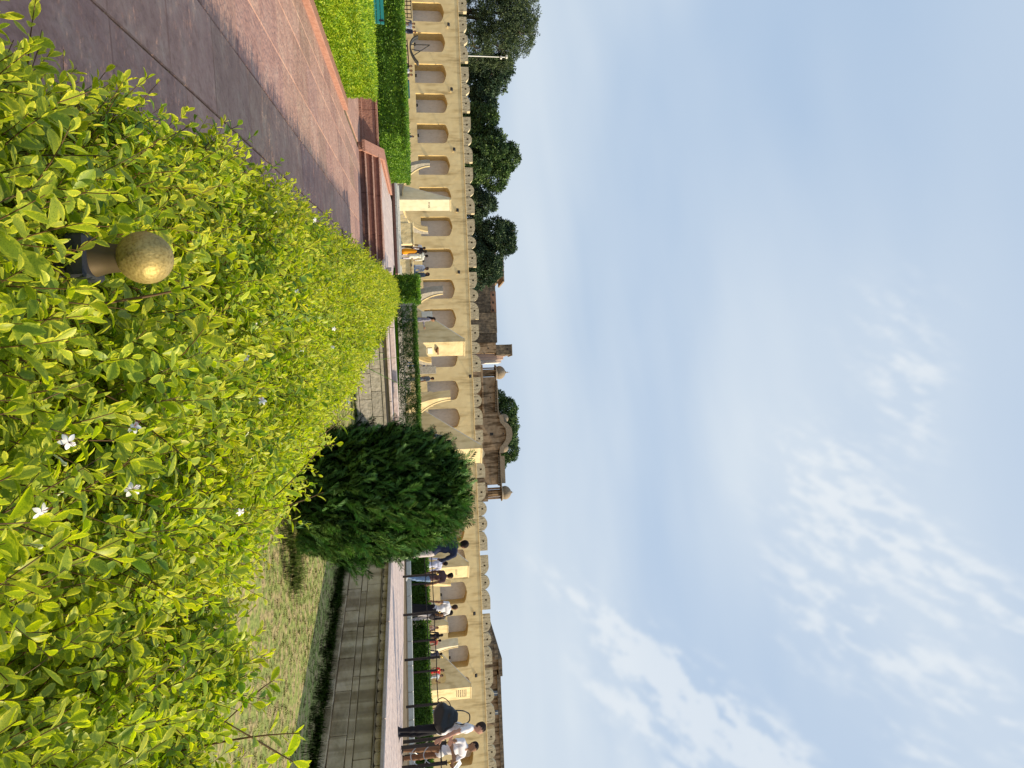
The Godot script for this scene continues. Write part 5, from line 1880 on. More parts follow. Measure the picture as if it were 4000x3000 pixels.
# ------------------------------------------------------------------ people: tapered bones joined smoothly, meshed as surface nets
func skin_bones(out: MB, bones: Array, cell: float, k: float, palette: Array, xf: Transform3D):
	var lo := Vector3(1e9, 1e9, 1e9)
	var hi := -lo
	for b in bones:
		var r := maxf(b[2], b[3]) + cell * 2.5
		lo = lo.min(b[0] - Vector3.ONE * r).min(b[1] - Vector3.ONE * r)
		hi = hi.max(b[0] + Vector3.ONE * r).max(b[1] + Vector3.ONE * r)
	var nx := int((hi.x - lo.x) / cell) + 2
	var ny := int((hi.y - lo.y) / cell) + 2
	var nz := int((hi.z - lo.z) / cell) + 2
	var f := PackedFloat32Array()
	f.resize(nx * ny * nz)
	f.fill(1000.0)
	var raw := f.duplicate()
	var cls := PackedByteArray()
	cls.resize(nx * ny * nz)
	for b in bones:
		var a: Vector3 = b[0]
		var ab: Vector3 = b[1] - a
		var l2 := maxf(ab.length_squared(), 1e-8)
		var ra: float = b[2]
		var rb: float = b[3]
		var r := maxf(ra, rb) + k + cell * 2.0
		var p0: Vector3 = (a.min(b[1]) - Vector3.ONE * r - lo) / cell
		var p1: Vector3 = (a.max(b[1]) + Vector3.ONE * r - lo) / cell
		for z in range(maxi(0, int(p0.z)), mini(nz, int(p1.z) + 2)):
			for y in range(maxi(0, int(p0.y)), mini(ny, int(p1.y) + 2)):
				for x in range(maxi(0, int(p0.x)), mini(nx, int(p1.x) + 2)):
					var q := lo + Vector3(x, y, z) * cell - a
					var t := clampf(q.dot(ab) / l2, 0, 1)
					var d := (q - ab * t).length() - lerpf(ra, rb, t)
					var i := x + nx * (y + ny * z)
					var o := f[i]
					if o > 900.0:
						f[i] = d
					else:
						var h := maxf(k - absf(o - d), 0.0) / k
						f[i] = minf(o, d) - h * h * k * 0.25
					if d < raw[i]:
						raw[i] = d
						cls[i] = b[4]
	var at := PackedInt32Array()
	at.resize(nx * ny * nz)
	at.fill(-1)
	var first := out.v.size()
	var corner := [0, 1, nx, nx + 1, nx * ny, nx * ny + 1, nx * ny + nx, nx * ny + nx + 1]
	var off := [Vector3(0, 0, 0), Vector3(1, 0, 0), Vector3(0, 1, 0), Vector3(1, 1, 0), Vector3(0, 0, 1), Vector3(1, 0, 1), Vector3(0, 1, 1), Vector3(1, 1, 1)]
	var edges := [[0, 1], [2, 3], [4, 5], [6, 7], [0, 2], [1, 3], [4, 6], [5, 7], [0, 4], [1, 5], [2, 6], [3, 7]]
	for z in nz - 1:
		for y in ny - 1:
			for x in nx - 1:
				var i := x + nx * (y + ny * z)
				if absf(f[i]) > cell * 2.0:
					continue
				var mask := 0
				for c in 8:
					if f[i + corner[c]] < 0.0:
						mask |= 1 << c
				if mask == 0 or mask == 255:
					continue
				var s := Vector3.ZERO
				var n := 0
				for e in edges:
					var fa := f[i + corner[e[0]]]
					var fb := f[i + corner[e[1]]]
					if (fa < 0.0) != (fb < 0.0):
						s += off[e[0]].lerp(off[e[1]], fa / (fa - fb))
						n += 1
				var q0 := f[i]
				var q1 := f[i + 1]
				var q2 := f[i + corner[2]]
				var q3 := f[i + corner[3]]
				var q4 := f[i + corner[4]]
				var q5 := f[i + corner[5]]
				var q6 := f[i + corner[6]]
				var q7 := f[i + corner[7]]
				var g := Vector3(q1 - q0 + q3 - q2 + q5 - q4 + q7 - q6, q2 - q0 + q3 - q1 + q6 - q4 + q7 - q5, q4 - q0 + q5 - q1 + q6 - q2 + q7 - q3)
				var near := i
				for c in 8:
					if absf(raw[i + corner[c]]) < absf(raw[near]): near = i + corner[c]
				out.tint = palette[cls[near]]
				at[i] = out.vert(xf * (lo + (Vector3(x, y, z) + s / n) * cell), (xf.basis * g).normalized())
	for z in range(1, nz - 1):
		for y in range(1, ny - 1):
			for x in range(1, nx - 1):
				var i := x + nx * (y + ny * z)
				if absf(f[i]) > cell * 2.0:
					continue
				var inside := f[i] < 0.0
				for axis in 3:
					var j: int = i + [1, nx, nx * ny][axis]
					if inside == (f[j] < 0.0):
						continue
					var u: int = [nx, nx * ny, 1][axis]
					var w: int = [nx * ny, 1, nx][axis]
					var a0 := at[i]
					var a1 := at[i - u]
					var a2 := at[i - u - w]
					var a3 := at[i - w]
					if a0 < 0 or a1 < 0 or a2 < 0 or a3 < 0:
						continue
					if inside:
						out.tri_i(a0, a1, a2); out.tri_i(a0, a2, a3)
					else:
						out.tri_i(a0, a2, a1); out.tri_i(a0, a3, a2)

func hand_bones(wrist: Vector3, dirv: Vector3, palm_n: Vector3, side: float, curl: float) -> Array:
	var d := dirv.normalized()
	var n := (palm_n - d * palm_n.dot(d)).normalized()
	var x := d.cross(n) * side
	var out := []
	for k in 4:
		var o := (k - 1.5) * 0.019
		out.append([wrist + x * o * 0.6, wrist + d * 0.085 + x * o, 0.016, 0.013, 0])
	var lens := [0.062, 0.075, 0.07, 0.052]
	for k in 4:
		var o := (k - 1.5) * 0.021
		var a := wrist + d * 0.088 + x * o
		var d1 := (d * cos(curl) + n * sin(curl))
		var m: Vector3 = a + d1 * lens[k] * 0.5
		var d2 := (d * cos(curl * 2.1) + n * sin(curl * 2.1))
		out.append([a, m, 0.0095, 0.009, 0])
		out.append([m, m + d2 * lens[k] * 0.5, 0.009, 0.0075, 0])
	var tb := wrist + d * 0.03 - x * 0.03
	var tm := tb + (d * 0.6 - x * 0.6 + n * 0.5).normalized() * 0.04
	out.append([tb, tm, 0.0125, 0.0105, 0])
	out.append([tm, tm + (d * 0.85 - x * 0.15 + n * 0.5).normalized() * 0.032, 0.0105, 0.008, 0])
	return out

# look: skin top bottom shoes hair (linear colours); flags: long (sleeves), skirt, kurta, long_hair, bun
func person(label: String, at: Vector3, turn: float, H: float, look: Dictionary, pose: Dictionary = {}, fine := false, group := "visitors") -> MeshInstance3D:
	var bones := []
	var lean: Vector3 = pose.get("lean", Vector3.ZERO)
	var seat: float = pose.get("seat", -1.0)
	var hip := Vector3(0, 0.50 * H, 0) if seat < 0.0 else Vector3(0, seat + 0.07, 0)
	var chest := hip + (Vector3.UP + lean).normalized() * 0.285 * H
	var neck := hip + (Vector3.UP + lean).normalized() * 0.345 * H
	var look_at_d: Vector3 = pose.get("head", Vector3(0, 0, 1)).normalized()
	var head := neck + (Vector3.UP + lean * 0.4).normalized() * 0.080 * H + look_at_d * 0.012
	var build: float = look.get("build", 1.0)
	var w := 0.108 * H * build
	var T := 1
	var B := 2
	# trunk
	bones.append([hip + Vector3(-0.04, 0, 0) * build, hip + Vector3(0.04, 0, 0) * build, 0.098 * build, 0.098 * build, B])
	bones.append([hip.lerp(chest, 0.22), hip.lerp(chest, 0.5), 0.10 * build, 0.098 * build, T])
	bones.append([hip.lerp(chest, 0.62) - Vector3(0.045, 0, 0), hip.lerp(chest, 0.62) + Vector3(0.045, 0, 0), 0.098 * build, 0.098 * build, T])
	bones.append([chest - Vector3(w * 0.55, 0.03, 0), chest + Vector3(w * 0.55, -0.03, 0), 0.085 * build, 0.085 * build, T])
	bones.append([chest - Vector3(w, -0.012, 0), chest + Vector3(w, 0.012, 0), 0.05, 0.05, T])
	bones.append([neck - Vector3(0, 0.03, 0), head - Vector3(0, 0.05, 0), 0.046, 0.042, 0])
	for s in [-1.0, 1.0]:
		bones.append([neck + Vector3(s * 0.02, -0.035, -0.01), chest + Vector3(s * w * 0.85, 0.022, -0.005), 0.05, 0.045, T])
	# head
	var hr := 0.044 * H
	bones.append([head + Vector3(0, 0.03 * H * 0.6, -0.012), head + Vector3(0, 0.004, 0.004), hr, hr * 0.98, 0])
	bones.append([head + Vector3(0, -0.01, 0.015), head + Vector3(0, -0.045, 0) + look_at_d * 0.035, hr * 0.8, hr * 0.52, 0])
	bones.append([head + look_at_d * hr * 0.95 + Vector3(0, 0.0, 0), head + look_at_d * hr * 1.25 + Vector3(0, -0.022, 0), 0.008, 0.013, 0])
	var ear := look_at_d.cross(Vector3.UP).normalized()
	for s in [-1.0, 1.0]:
		bones.append([head + ear * s * hr * 0.97 + Vector3(0, 0.012, 0), head + ear * s * hr * 0.98 + Vector3(0, -0.016, 0), 0.012, 0.009, 0])
	bones.append([head + Vector3(0, 0.036, 0) - look_at_d * 0.012, head + Vector3(0, 0.03, 0) - look_at_d * 0.034, hr * 1.02, hr * 0.98, 4])
	bones.append([head + Vector3(0, 0.02, 0) - look_at_d * 0.03, head + Vector3(0, -0.03, 0) - look_at_d * 0.045, hr * 0.95, hr * 0.7, 4])
	if look.get("long_hair", false):
		bones.append([head + Vector3(0, 0.0, 0) - look_at_d * 0.045, neck + Vector3(0, -0.12, 0) - look_at_d * 0.10, hr * 0.95, hr * 0.75, 4])
	if look.get("bun", false):
		bones.append([head + Vector3(0, 0.05, 0) - look_at_d * 0.09, head + Vector3(0, 0.055, 0) - look_at_d * 0.10, 0.045, 0.04, 4])
	# legs
	var hands := []
	for s in [-1.0, 1.0]:
		var key := "l" if s > 0 else "r"
		var hj := hip + Vector3(s * 0.085, -0.03, 0) * build
		var th: Vector3 = pose.get("thigh_" + key, Vector3(s * 0.06, -1, 0.02)).normalized()
		var sh: Vector3 = pose.get("shin_" + key, Vector3(s * 0.03, -1, -0.03)).normalized()
		var knee := hj + th * 0.235 * H
		var ankle := knee + sh * 0.215 * H
		var foot: Vector3 = pose.get("foot_" + key, Vector3(s * 0.25, 0, 1)).normalized()
		var lc := B if not look.get("shorts", false) else 0
		bones.append([hj, knee, 0.082 * build, 0.056 * build, B])
		bones.append([knee, knee.lerp(ankle, 0.35), 0.054, 0.052, lc])
		bones.append([knee.lerp(ankle, 0.35), ankle + Vector3(0, 0.02, 0), 0.052, 0.038, lc])
		bones.append([ankle + Vector3(0, -0.012, -0.01) - foot * 0.03, ankle + Vector3(0, -0.035, 0) + foot * 0.13, 0.04, 0.032, 3])
		# arms
		var sj := chest + Vector3(s * (w + 0.03), 0.0, 0)
		var up: Vector3 = pose.get("arm_" + key, Vector3(s * 0.18, -1, 0.0)).normalized()
		var fo: Vector3 = pose.get("fore_" + key, Vector3(s * 0.05, -1, 0.22)).normalized()
		var elbow := sj + up * 0.165 * H
		var wrist := elbow + fo * 0.145 * H
		var lon: bool = look.get("long", false)
		bones.append([sj, sj.lerp(elbow, 0.5), 0.052, 0.046, T])
		bones.append([sj.lerp(elbow, 0.5), elbow, 0.043, 0.036, T if lon else 0])
		bones.append([elbow, elbow.lerp(wrist, 0.4), 0.038, 0.036, T if lon else 0])
		bones.append([elbow.lerp(wrist, 0.4), wrist, 0.035, 0.026, T if lon else 0])
		var hb := hand_bones(wrist, pose.get("hand_" + key, fo), pose.get("palm_" + key, Vector3(-s, 0, 0.3)), s, pose.get("curl_" + key, 0.35))
		if fine:
			hands.append(hb)
			bones.append([wrist, wrist + fo * 0.03, 0.024, 0.02, 0])
		else:
			bones.append([wrist, wrist + fo * 0.085, 0.027, 0.026, 0])
			bones.append([wrist + fo * 0.08, wrist + fo * 0.15, 0.025, 0.016, 0])
			bones.append([hb[-2][0], hb[-2][1], 0.014, 0.012, 0])
	if look.get("skirt", false):
		bones.append([hip + Vector3(0, 0.02, 0), Vector3(0, 0.10, 0), 0.12, 0.20, B])
		bones.append([hip + Vector3(0, 0.02, 0), Vector3(0.05, 0.10, 0.06), 0.12, 0.16, B])
	if look.get("kurta", false):
		bones.append([hip + Vector3(0, 0.1, 0), hip + Vector3(0, -0.28, 0.0), 0.115, 0.15, T])
	if look.get("shirt_out", true) and seat < 0:
		bones.append([hip + Vector3(-0.03, 0.03, 0), hip + Vector3(0.03, 0.0, 0), 0.108 * build, 0.108 * build, T])
	var pal := [look.skin, look.top, look.bottom, look.get("shoes", Color(0.03, 0.03, 0.03)), look.get("hair", Color(0.012, 0.010, 0.009))]
	var m := MB.new()
	skin_bones(m, bones, 0.018 if fine else 0.026, 0.045, pal, Transform3D.IDENTITY)
	for h in hands:
		skin_bones(m, h, 0.006, 0.010, pal, Transform3D.IDENTITY)
	var lowest := 1e9
	for p in m.v:
		lowest = minf(lowest, p.y)
	var o := part("person", m, mats.painted)
	tag(o, label, "person", group)
	var drop := -lowest if seat < 0.0 else 0.0
	o.transform = Transform3D(Basis(Vector3.UP, turn), at + Vector3(0, drop, 0))
	o.set_meta("head_at", head)
	return o

func strap_into(b: MB, pts: Array, r: float):
	var cv := Curve3D.new()
	for k in pts.size():
		var tg: Vector3 = (pts[mini(k + 1, pts.size() - 1)] - pts[maxi(k - 1, 0)]) * 0.18
		cv.add_point(pts[k], -tg, tg)
	var line := []
	var rad := []
	for k in 25:
		line.append(cv.sample_baked(cv.get_baked_length() * k / 24.0, true))
		rad.append(r)
	b.tube(line, rad, 6)

func standing(py: float, depth: float, y := PLAZA - 0.06) -> Vector3:
	var p := zp(1600, py, depth)
	return Vector3(p.x, y, -depth)

func make_people():
	var tan_skin := Color(0.30, 0.165, 0.10)
	var brown := Color(0.19, 0.10, 0.06)
	var pale := Color(0.46, 0.26, 0.19)
	var white := Color(0.68, 0.67, 0.70)
	var black := Color(0.014, 0.014, 0.018)
	var navy := Color(0.020, 0.028, 0.06)
	var jeans := Color(0.20, 0.30, 0.46)
	var grey := Color(0.16, 0.17, 0.20)
	# the man with the bag
	var bagman_at := standing(2858, 13.3)
	var man := person("man in white t-shirt and black trousers carrying a black shoulder bag", bagman_at, deg_to_rad(62), 1.80, {"skin": pale, "top": white, "bottom": black, "shoes": Color(0.05, 0.05, 0.06), "hair": Color(0.04, 0.03, 0.025), "build": 1.14},
		{"lean": Vector3(0, 0, 0.10), "head": Vector3(0.1, -0.12, 1), "arm_r": Vector3(-0.25, -0.85, 0.18), "fore_r": Vector3(0.05, -0.95, 0.32), "arm_l": Vector3(0.45, -0.7, -0.25), "fore_l": Vector3(-0.25, -0.35, 0.9), "thigh_l": Vector3(0.10, -1, 0.12), "thigh_r": Vector3(-0.12, -1, -0.06)}, true, "")
	var hl: Vector3 = man.get_meta("head_at")
	var gl := MB.new()
	for s in [-1.0, 1.0]:
		gl.box(Transform3D(Basis(Vector3.RIGHT, -0.7), hl + Vector3(s * 0.034, 0.093, 0.045)), Vector3(0.055, 0.036, 0.012), 0.005)
		gl.bar(hl + Vector3(s * 0.066, 0.09, 0.035), hl + Vector3(s * 0.084, 0.05, -0.05), 0.006, 0.006)
	part("sunglasses", gl, plain(lin(0.02, 0.02, 0.02), 0.15), man)
	var xf := man.transform
	var bag := thing("shoulder_bag", "large slouchy black shoulder bag hanging at the man's back", "bag", xf * Vector3(-0.30, 0.86, -0.16), deg_to_rad(62))
	var bb := MB.new()
	skin_bones(bb, [[Vector3(0, 0.06, -0.16), Vector3(0, 0.05, 0.14), 0.13, 0.12, 0], [Vector3(0, 0.20, -0.10), Vector3(0, 0.18, 0.10), 0.11, 0.10, 0], [Vector3(0, 0.30, -0.05), Vector3(0, 0.30, 0.04), 0.07, 0.06, 0], [Vector3(0, -0.02, -0.10), Vector3(0.0, -0.02, 0.08), 0.10, 0.09, 0], [Vector3(-0.10, 0.10, -0.12), Vector3(-0.09, 0.02, 0.10), 0.06, 0.05, 0], [Vector3(-0.08, 0.22, -0.06), Vector3(-0.06, 0.10, -0.16), 0.04, 0.05, 0]], 0.012, 0.05, [black], Transform3D(Basis.from_scale(Vector3(0.75, 1, 1)), Vector3.ZERO))
	var lm := plain(lin(0.012, 0.014, 0.016), 0.35)
	part("bag_body", bb, lm, bag)
	bb = MB.new()
	strap_into(bb, [Vector3(0, 0.30, -0.12), Vector3(0.05, 0.46, -0.10), Vector3(0.18, 0.60, -0.02), Vector3(0.20, 0.58, 0.10), Vector3(0.10, 0.42, 0.14), Vector3(0, 0.28, 0.10)], 0.012)
	part("strap", bb, lm, bag)
	bb = MB.new()
	strap_into(bb, [Vector3(0, 0.05, -0.25), Vector3(0.0, -0.02, -0.32), Vector3(0, 0.08, -0.37), Vector3(0, 0.20, -0.28), Vector3(0, 0.25, -0.14)], 0.009)
	part("loose_strap", bb, lm, bag)
	# his companion with a sheet
	var comp := person("man in white shirt and tan trousers reading a printed sheet", standing(2945, 14.6), deg_to_rad(20), 1.72, {"skin": tan_skin, "top": white, "bottom": Color(0.22, 0.12, 0.07), "hair": Color(0.02, 0.015, 0.012)},
		{"head": Vector3(0.2, -0.35, 1), "arm_r": Vector3(-0.3, -0.9, 0.25), "fore_r": Vector3(0.35, 0.15, 0.9), "arm_l": Vector3(0.3, -0.9, 0.25), "fore_l": Vector3(-0.3, 0.15, 0.9)}, true, "")
	var sheet := thing("paper_sheet", "white sheet with a grey printed square held by the companion", "paper", comp.transform * Vector3(0.02, 1.18, 0.46), deg_to_rad(30))
	var pb := MB.new()
	pb.box(Transform3D(Basis(Vector3.RIGHT, -0.75) * Basis(Vector3.BACK, 0.25), Vector3.ZERO), Vector3(0.22, 0.30, 0.004))
	part("page", pb, plain(lin(0.75, 0.76, 0.78), 0.7), sheet)
	pb = MB.new()
	pb.box(Transform3D(Basis(Vector3.RIGHT, -0.75) * Basis(Vector3.BACK, 0.25), Vector3(0, 0.004, 0.004)), Vector3(0.12, 0.14, 0.003))
	part("print", pb, plain(lin(0.35, 0.40, 0.48), 0.7), sheet)
	# walkers by the railing
	person("man in a dark navy shirt standing just beyond the conifer bush", standing(2150, 15.5), deg_to_rad(150), 1.74, {"skin": brown, "top": navy, "bottom": Color(0.50, 0.45, 0.44), "long": true, "build": 1.08}, {"lean": Vector3(0.08, 0, 0), "arm_r": Vector3(-0.25, -0.9, 0.3), "fore_r": Vector3(0.3, -0.2, 0.9)}, true)
	person("man in a pale lilac shirt facing away behind the railing", standing(2212, 28.0), deg_to_rad(190), 1.66, {"skin": brown, "top": Color(0.52, 0.53, 0.68), "bottom": Color(0.42, 0.36, 0.33), "long": true}, {"thigh_l": Vector3(0.1, -1, 0.2), "thigh_r": Vector3(-0.1, -1, -0.15)})
	person("woman in brown top and light blue jeans walking behind the railing", standing(2262, 23.0), deg_to_rad(120), 1.67, {"skin": brown, "top": Color(0.10, 0.055, 0.06), "bottom": jeans, "shoes": Color(0.5, 0.5, 0.52), "bun": true}, {"thigh_l": Vector3(0.05, -1, 0.28), "shin_l": Vector3(0, -1, 0.05), "thigh_r": Vector3(-0.05, -1, -0.18), "shin_r": Vector3(0, -1, -0.45)}, true)
	person("woman in white tee and long black skirt holding a phone", standing(2387, 23.0), deg_to_rad(200), 1.68, {"skin": tan_skin, "top": white, "bottom": black, "skirt": true, "hair": Color(0.05, 0.03, 0.02)}, {"head": Vector3(-0.8, 0, 0.5), "arm_r": Vector3(-0.5, -0.7, 0.3), "fore_r": Vector3(-0.4, -0.6, 0.7)}, true)
	person("person in dark patterned top and white trousers beside the black skirt", standing(2412, 23.6), deg_to_rad(210), 1.62, {"skin": brown, "top": Color(0.035, 0.03, 0.035), "bottom": Color(0.55, 0.52, 0.54), "long": true, "long_hair": true}, {"lean": Vector3(0.06, 0, 0.05)})
	var far := "small visitors near the sundials"
	person("brown haired woman in pale dress near the low sundial", standing(2462, 44.5), deg_to_rad(30), 1.42, {"skin": tan_skin, "top": Color(0.35, 0.25, 0.20), "bottom": white, "kurta": true, "long_hair": true, "hair": Color(0.06, 0.03, 0.02)}, {}, false, far)
	person("woman dressed all in black near the low sundial", standing(2492, 44.5), deg_to_rad(200), 1.72, {"skin": brown, "top": black, "bottom": black, "long": true, "long_hair": true}, {"thigh_l": Vector3(0.1, -1, 0.3)}, false, far)
	person("visitor in a coral red shirt near the low sundial", standing(2513, 45.0), deg_to_rad(160), 1.58, {"skin": brown, "top": Color(0.55, 0.13, 0.09), "bottom": white}, {}, false, far)
	person("visitor in a dark plaid shirt seen past a railing post", standing(2566, 44.0), deg_to_rad(180), 1.60, {"skin": brown, "top": Color(0.05, 0.05, 0.075), "bottom": Color(0.3, 0.3, 0.33), "long": true}, {}, false, far)
	person("visitor in a bright red top beside the inscribed sundial", standing(2632, 44.5), deg_to_rad(15), 1.70, {"skin": tan_skin, "top": Color(0.50, 0.03, 0.03), "bottom": Color(0.06, 0.07, 0.12), "long_hair": true}, {"arm_l": Vector3(0.4, -0.7, 0.4), "fore_l": Vector3(-0.3, 0.6, 0.6)}, false, far)
	person("visitor in a pale grey top with raised hand beside the inscribed sundial", standing(2652, 44.0), deg_to_rad(40), 1.60, {"skin": tan_skin, "top": Color(0.36, 0.40, 0.44), "bottom": grey}, {"arm_l": Vector3(0.4, -0.5, 0.5), "fore_l": Vector3(-0.2, 0.8, 0.5)}, false, far)
	person("visitor with a blue shirt and brown waistcoat right of the inscribed sundial", standing(2790, 45.0), deg_to_rad(10), 1.58, {"skin": brown, "top": Color(0.18, 0.27, 0.42), "bottom": Color(0.16, 0.09, 0.06)}, {}, false, far)
	# heads above the bush
	person("visitor whose black hair shows over the left shoulder of the conifer bush", standing(1737, 20.0), deg_to_rad(170), 1.64, {"skin": brown, "top": grey, "bottom": black}, {})
	person("woman in an orange and white top half hidden by the conifer bush", standing(1903, 17.0), deg_to_rad(215), 1.69, {"skin": tan_skin, "top": Color(0.66, 0.26, 0.16), "bottom": white, "long_hair": true}, {"lean": Vector3(0.12, 0, 0)})
	person("visitor almost wholly hidden behind the conifer bush beside the navy shirt", standing(2017, 15.6), deg_to_rad(180), 1.66, {"skin": brown, "top": Color(0.2, 0.2, 0.1), "bottom": black}, {})
	# the terrace on the left
	var trio := "trio on the marble terrace"
	person("slim person in white top and black trousers on the marble terrace", standing(970, 43.5), deg_to_rad(170), 1.55, {"skin": brown, "top": white, "bottom": black, "build": 0.9}, {}, false, trio)
	person("woman in a bright orange skirt on the marble terrace", standing(983, 42.5), deg_to_rad(180), 1.52, {"skin": tan_skin, "top": Color(0.025, 0.02, 0.03), "bottom": Color(0.72, 0.30, 0.02), "skirt": true, "long_hair": true}, {}, false, trio)
	person("man in long white kurta on the marble terrace", standing(1001, 42.5), deg_to_rad(185), 1.68, {"skin": brown, "top": Color(0.66, 0.66, 0.58), "bottom": Color(0.55, 0.52, 0.62), "long": true, "kurta": true}, {}, false, trio)
	var sit := {"thigh_l": Vector3(0.15, -0.05, 1), "thigh_r": Vector3(-0.15, -0.05, 1), "shin_l": Vector3(0, -1, 0.05), "shin_r": Vector3(0, -1, 0.1)}
	var bend := sit.duplicate()
	bend["lean"] = Vector3(0, 0, 0.5)
	bend["shin_l"] = Vector3(0.1, -0.75, -0.6)
	bend["shin_r"] = Vector3(-0.1, -0.75, -0.5)
	person("visitor in white seated on the tan stone platform", standing(1044, 36.3, PLAZA - 0.06), deg_to_rad(60), 1.5, {"skin": brown, "top": white, "bottom": Color(0.4, 0.45, 0.5), "long": true}, {"seat": 0.73, "lean": Vector3(0, 0, 0.2), "thigh_l": sit.thigh_l, "thigh_r": sit.thigh_r, "shin_l": Vector3(0, -0.1, 1), "shin_r": Vector3(0, -0.1, 1), "head": Vector3(0, 0.1, 1)}, false, "pair seated on the platform")
	person("visitor in a slate grey dress leaning forward on the tan platform", standing(1082, 36.2, PLAZA - 0.06), deg_to_rad(-60), 1.6, {"skin": brown, "top": Color(0.10, 0.12, 0.15), "bottom": grey, "long": true, "long_hair": true}, {"seat": 0.73, "lean": Vector3(0, 0, 0.25), "thigh_l": sit.thigh_l, "thigh_r": sit.thigh_r, "shin_l": Vector3(0.1, -0.35, 0.9), "shin_r": Vector3(-0.1, -0.3, 0.9)}, false, "pair seated on the platform")
	person("woman in grey top with long black hair before the tall sundial", standing(1250, 32.0), deg_to_rad(100), 1.67, {"skin": tan_skin, "top": Color(0.22, 0.21, 0.25), "bottom": grey, "long": true, "long_hair": true}, {"arm_l": Vector3(0.3, -0.8, 0.4), "fore_l": Vector3(-0.1, 0.1, 1)}, false, far)
	person("child in a dark printed shirt by the grey tablet", standing(1422, 46.0), deg_to_rad(20), 1.5, {"skin": tan_skin, "top": Color(0.05, 0.06, 0.10), "bottom": Color(0.1, 0.16, 0.26)}, {"arm_l": Vector3(0.3, -0.8, 0.4), "fore_l": Vector3(-0.6, 0.3, 0.8)}, false, far)
	person("man in a slate grey shirt right of the grey tablet", standing(1482, 42.0), deg_to_rad(120), 1.74, {"skin": brown, "top": Color(0.12, 0.13, 0.15), "bottom": grey}, {"arm_l": Vector3(0.3, -0.9, 0.1)}, false, far)
	var lft := "visitors near the ring instrument"
	person("visitor in dark blue standing left in the trio near the ring instrument", standing(92, 58.0), deg_to_rad(20), 1.70, {"skin": brown, "top": Color(0.06, 0.065, 0.09), "bottom": Color(0.07, 0.07, 0.10), "long": true}, {}, false, lft)
	person("visitor in pale blue shirt in the trio near the ring instrument", standing(106, 57.5), deg_to_rad(10), 1.66, {"skin": brown, "top": Color(0.28, 0.32, 0.42), "bottom": Color(0.05, 0.055, 0.08)}, {}, false, lft)
	person("visitor in navy with a white bag nearest the ring instrument", standing(123, 57.0), deg_to_rad(-30), 1.76, {"skin": brown, "top": Color(0.03, 0.035, 0.06), "bottom": Color(0.25, 0.30, 0.40), "long": true}, {}, false, lft)
	for q in [[258, black, "person in black seated beside the ring instrument"], [276, white, "person in white seated beside the ring instrument"], [292, Color(0.12, 0.10, 0.08), "person in brown seated beside the ring instrument"]]:
		person(q[2], standing(q[0], 52.0), deg_to_rad(-20), 1.58, {"skin": brown, "top": q[1], "bottom": grey, "long": true}, {"seat": 0.40, "thigh_l": sit.thigh_l, "thigh_r": sit.thigh_r, "shin_l": sit.shin_l, "shin_r": sit.shin_r}, false, lft)
	var seatp := standing(276, 52.2)
	var ledge := thing("low_stone_seat", "low stone seat under the seated group by the ring instrument", "seat", seatp)
	var lb := MB.new()
	lb.bx(Vector3(0, 0.18, 0), Vector3(1.6, 0.40, 0.6), 0.02)
	part("seat_block", lb, mats.cream, ledge)
	person("small child in dark clothes alone before the arcade wall", standing(533, 55.0), deg_to_rad(-60), 1.15, {"skin": brown, "top": Color(0.05, 0.06, 0.08), "bottom": grey}, {}, false, lft)

# ------------------------------------------------------------------ railing along the walkway
func post_into(parent: Node, base: Vector3, h: float, w: float) -> MeshInstance3D:
	var b := MB.new()
	b.bx(base + Vector3(0, h * 0.5, 0), Vector3(w, h, w), 0.004)
	b.bx(base + Vector3(0, h - 0.01, 0), Vector3(w * 1.4, 0.025, w * 1.4), 0.004)
	var p := part("post", b, mats.iron, parent)
	b = MB.new()
	b.lathe([Vector2(0.004, h), Vector2(0.02, h + 0.004), Vector2(0.012, h + 0.02), Vector2(0.024, h + 0.034), Vector2(0.03, h + 0.052), Vector2(0.024, h + 0.07), Vector2(0.002, h + 0.082)], 14, Transform3D(Basis.IDENTITY, base))
	part("ball_finial", b, mats.brass, p)
	return p

func sag(a: Vector3, b: Vector3, drop: float, n := 10) -> Array:
	var out := []
	for k in n + 1:
		var t := float(k) / n
		out.append(a.lerp(b, t) - Vector3(0, drop * 4.0 * t * (1.0 - t), 0))
	return out

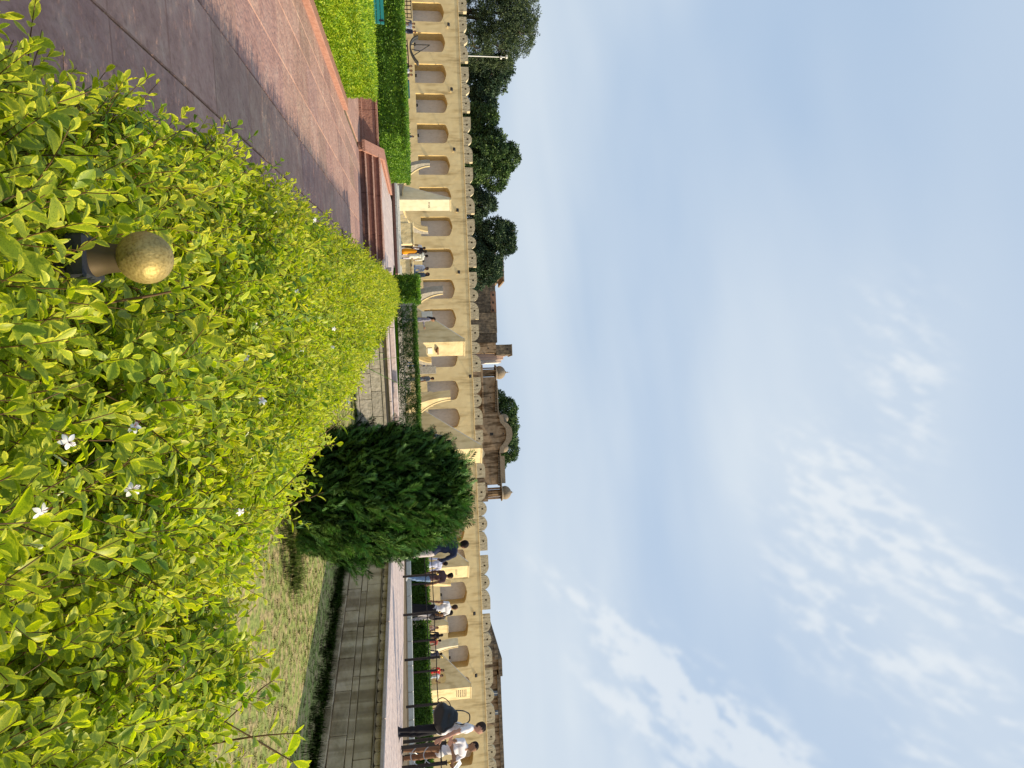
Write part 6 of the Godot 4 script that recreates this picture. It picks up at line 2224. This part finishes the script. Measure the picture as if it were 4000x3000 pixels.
func make_railing():
	var y := PLAZA - 0.005
	var front := thing("post_railing", "black iron post railing with brass balls along the walkway", "railing", gp(1582, 2579, y))
	var posts := []
	for q in [[1571, 2110], [1573, 2253], [1575, 2403], [1580, 2579], [1586, 2762]]:
		posts.append(gp(q[0], q[1], y) - front.position)
	for p in posts:
		post_into(front, p, 0.95, 0.055)
	for k in posts.size() - 1:
		for hgt in [0.66, 0.86]:
			var b := MB.new()
			b.tube(sag(posts[k] + Vector3(0, hgt, 0), posts[k + 1] + Vector3(0, hgt, 0), 0.015), [0.014, 0.014, 0.014, 0.014, 0.014, 0.014, 0.014, 0.014, 0.014, 0.014, 0.014], 6)
			part("rail", b, mats.iron, front)
	var nearp := thing("gate_railing", "cluster of black iron posts with chains beside the man with the bag", "railing", gp(1572, 2921, y))
	var np := []
	for q in [[1574, 2899, 13.4], [1567, 2921, 12.6], [1580, 2956, 14.0], [1570, 3000, 12.6], [1569, 3060, 12.8]]:
		np.append(gp(q[0], q[1], y) - nearp.position)
	for p in np:
		post_into(nearp, p, 0.95, 0.06)
	for pair in [[1, 3], [0, 2], [2, 4]]:
		var b := MB.new()
		b.tube(sag(np[pair[0]] + Vector3(0, 0.84, 0), np[pair[1]] + Vector3(0, 0.84, 0), 0.01), [0.014, 0.014, 0.014, 0.014, 0.014, 0.014, 0.014, 0.014, 0.014, 0.014, 0.014], 6)
		part("rail", b, mats.iron, nearp)
		for hh in [0.35, 0.62]:
			b = MB.new()
			var pts := sag(np[pair[0]] + Vector3(0, hh, 0), np[pair[1]] + Vector3(0, hh, 0), 0.16, 12)
			var rr := []
			for p in pts: rr.append(0.012)
			b.tube(pts, rr, 5)
			part("chain", b, plain(lin(0.45, 0.45, 0.45), 0.4, 0.6), nearp)
	var last := MB.new()
	last.tube(sag(posts[4] + front.position - nearp.position + Vector3(0, 0.86, 0), np[0] + Vector3(0, 0.86, 0), 0.02), [0.014, 0.014, 0.014, 0.014, 0.014, 0.014, 0.014, 0.014, 0.014, 0.014, 0.014], 6)
	part("rail", last, mats.iron, nearp)
	var rear := thing("rear_post_railing", "shorter looking row of black posts at the hedge behind the walkway", "railing", gp(1597, 2508, y))
	for q in [[1590, 2285], [1597, 2508], [1601, 2628]]:
		var p := gp(q[0], q[1], y) - rear.position
		post_into(rear, p, 0.90, 0.06)
	# white marble kerb at the far side of the walkway
	var k0 := gp(1587, 2180, y)
	var k1 := gp(1600, 3060, y)
	var kb := thing("marble_kerb", "long white marble kerb along the foot of the railing hedges", "kerb", (k0 + k1) * 0.5)
	var d := (k1 - k0)
	var n := 9
	var ax := d.normalized()
	for k in n:
		slab("kerb_stone", kb, d * ((k + 0.5) / n - 0.5) + Vector3(0, 0.075, 0), ax, ax.cross(Vector3.UP), Vector3(d.length() / n - 0.012, 0.16, 0.3), Color(1, 1, 1) * rnd(0.93, 1.05), mats.marble, 0.014, 0.001)

func _ready():
	rng.seed = 20240611
	set_axes()
	light_and_camera()
	make_materials()
	make_ground()
	arcade_wall()
	fort_buildings()
	make_sundials()
	ring_instrument()
	make_railing()
	make_trees()
	make_hedges()
	var bq := zp(1470, 20, 20.5)
	park_bench("teal slatted bench between the lime hedge and the tall hedge", Vector3(bq.x - 0.3, 0.0, -20.3), deg_to_rad(10))
	var bq2 := zp(1580, 335, 49.0)
	park_bench("teal slatted bench on the plaza near the arcade wall", Vector3(bq2.x, PLAZA - 0.06, bq2.z), deg_to_rad(-15))
	conifer_bush()
	make_grass()
	near_hedge()
	ball_post()
	make_people()
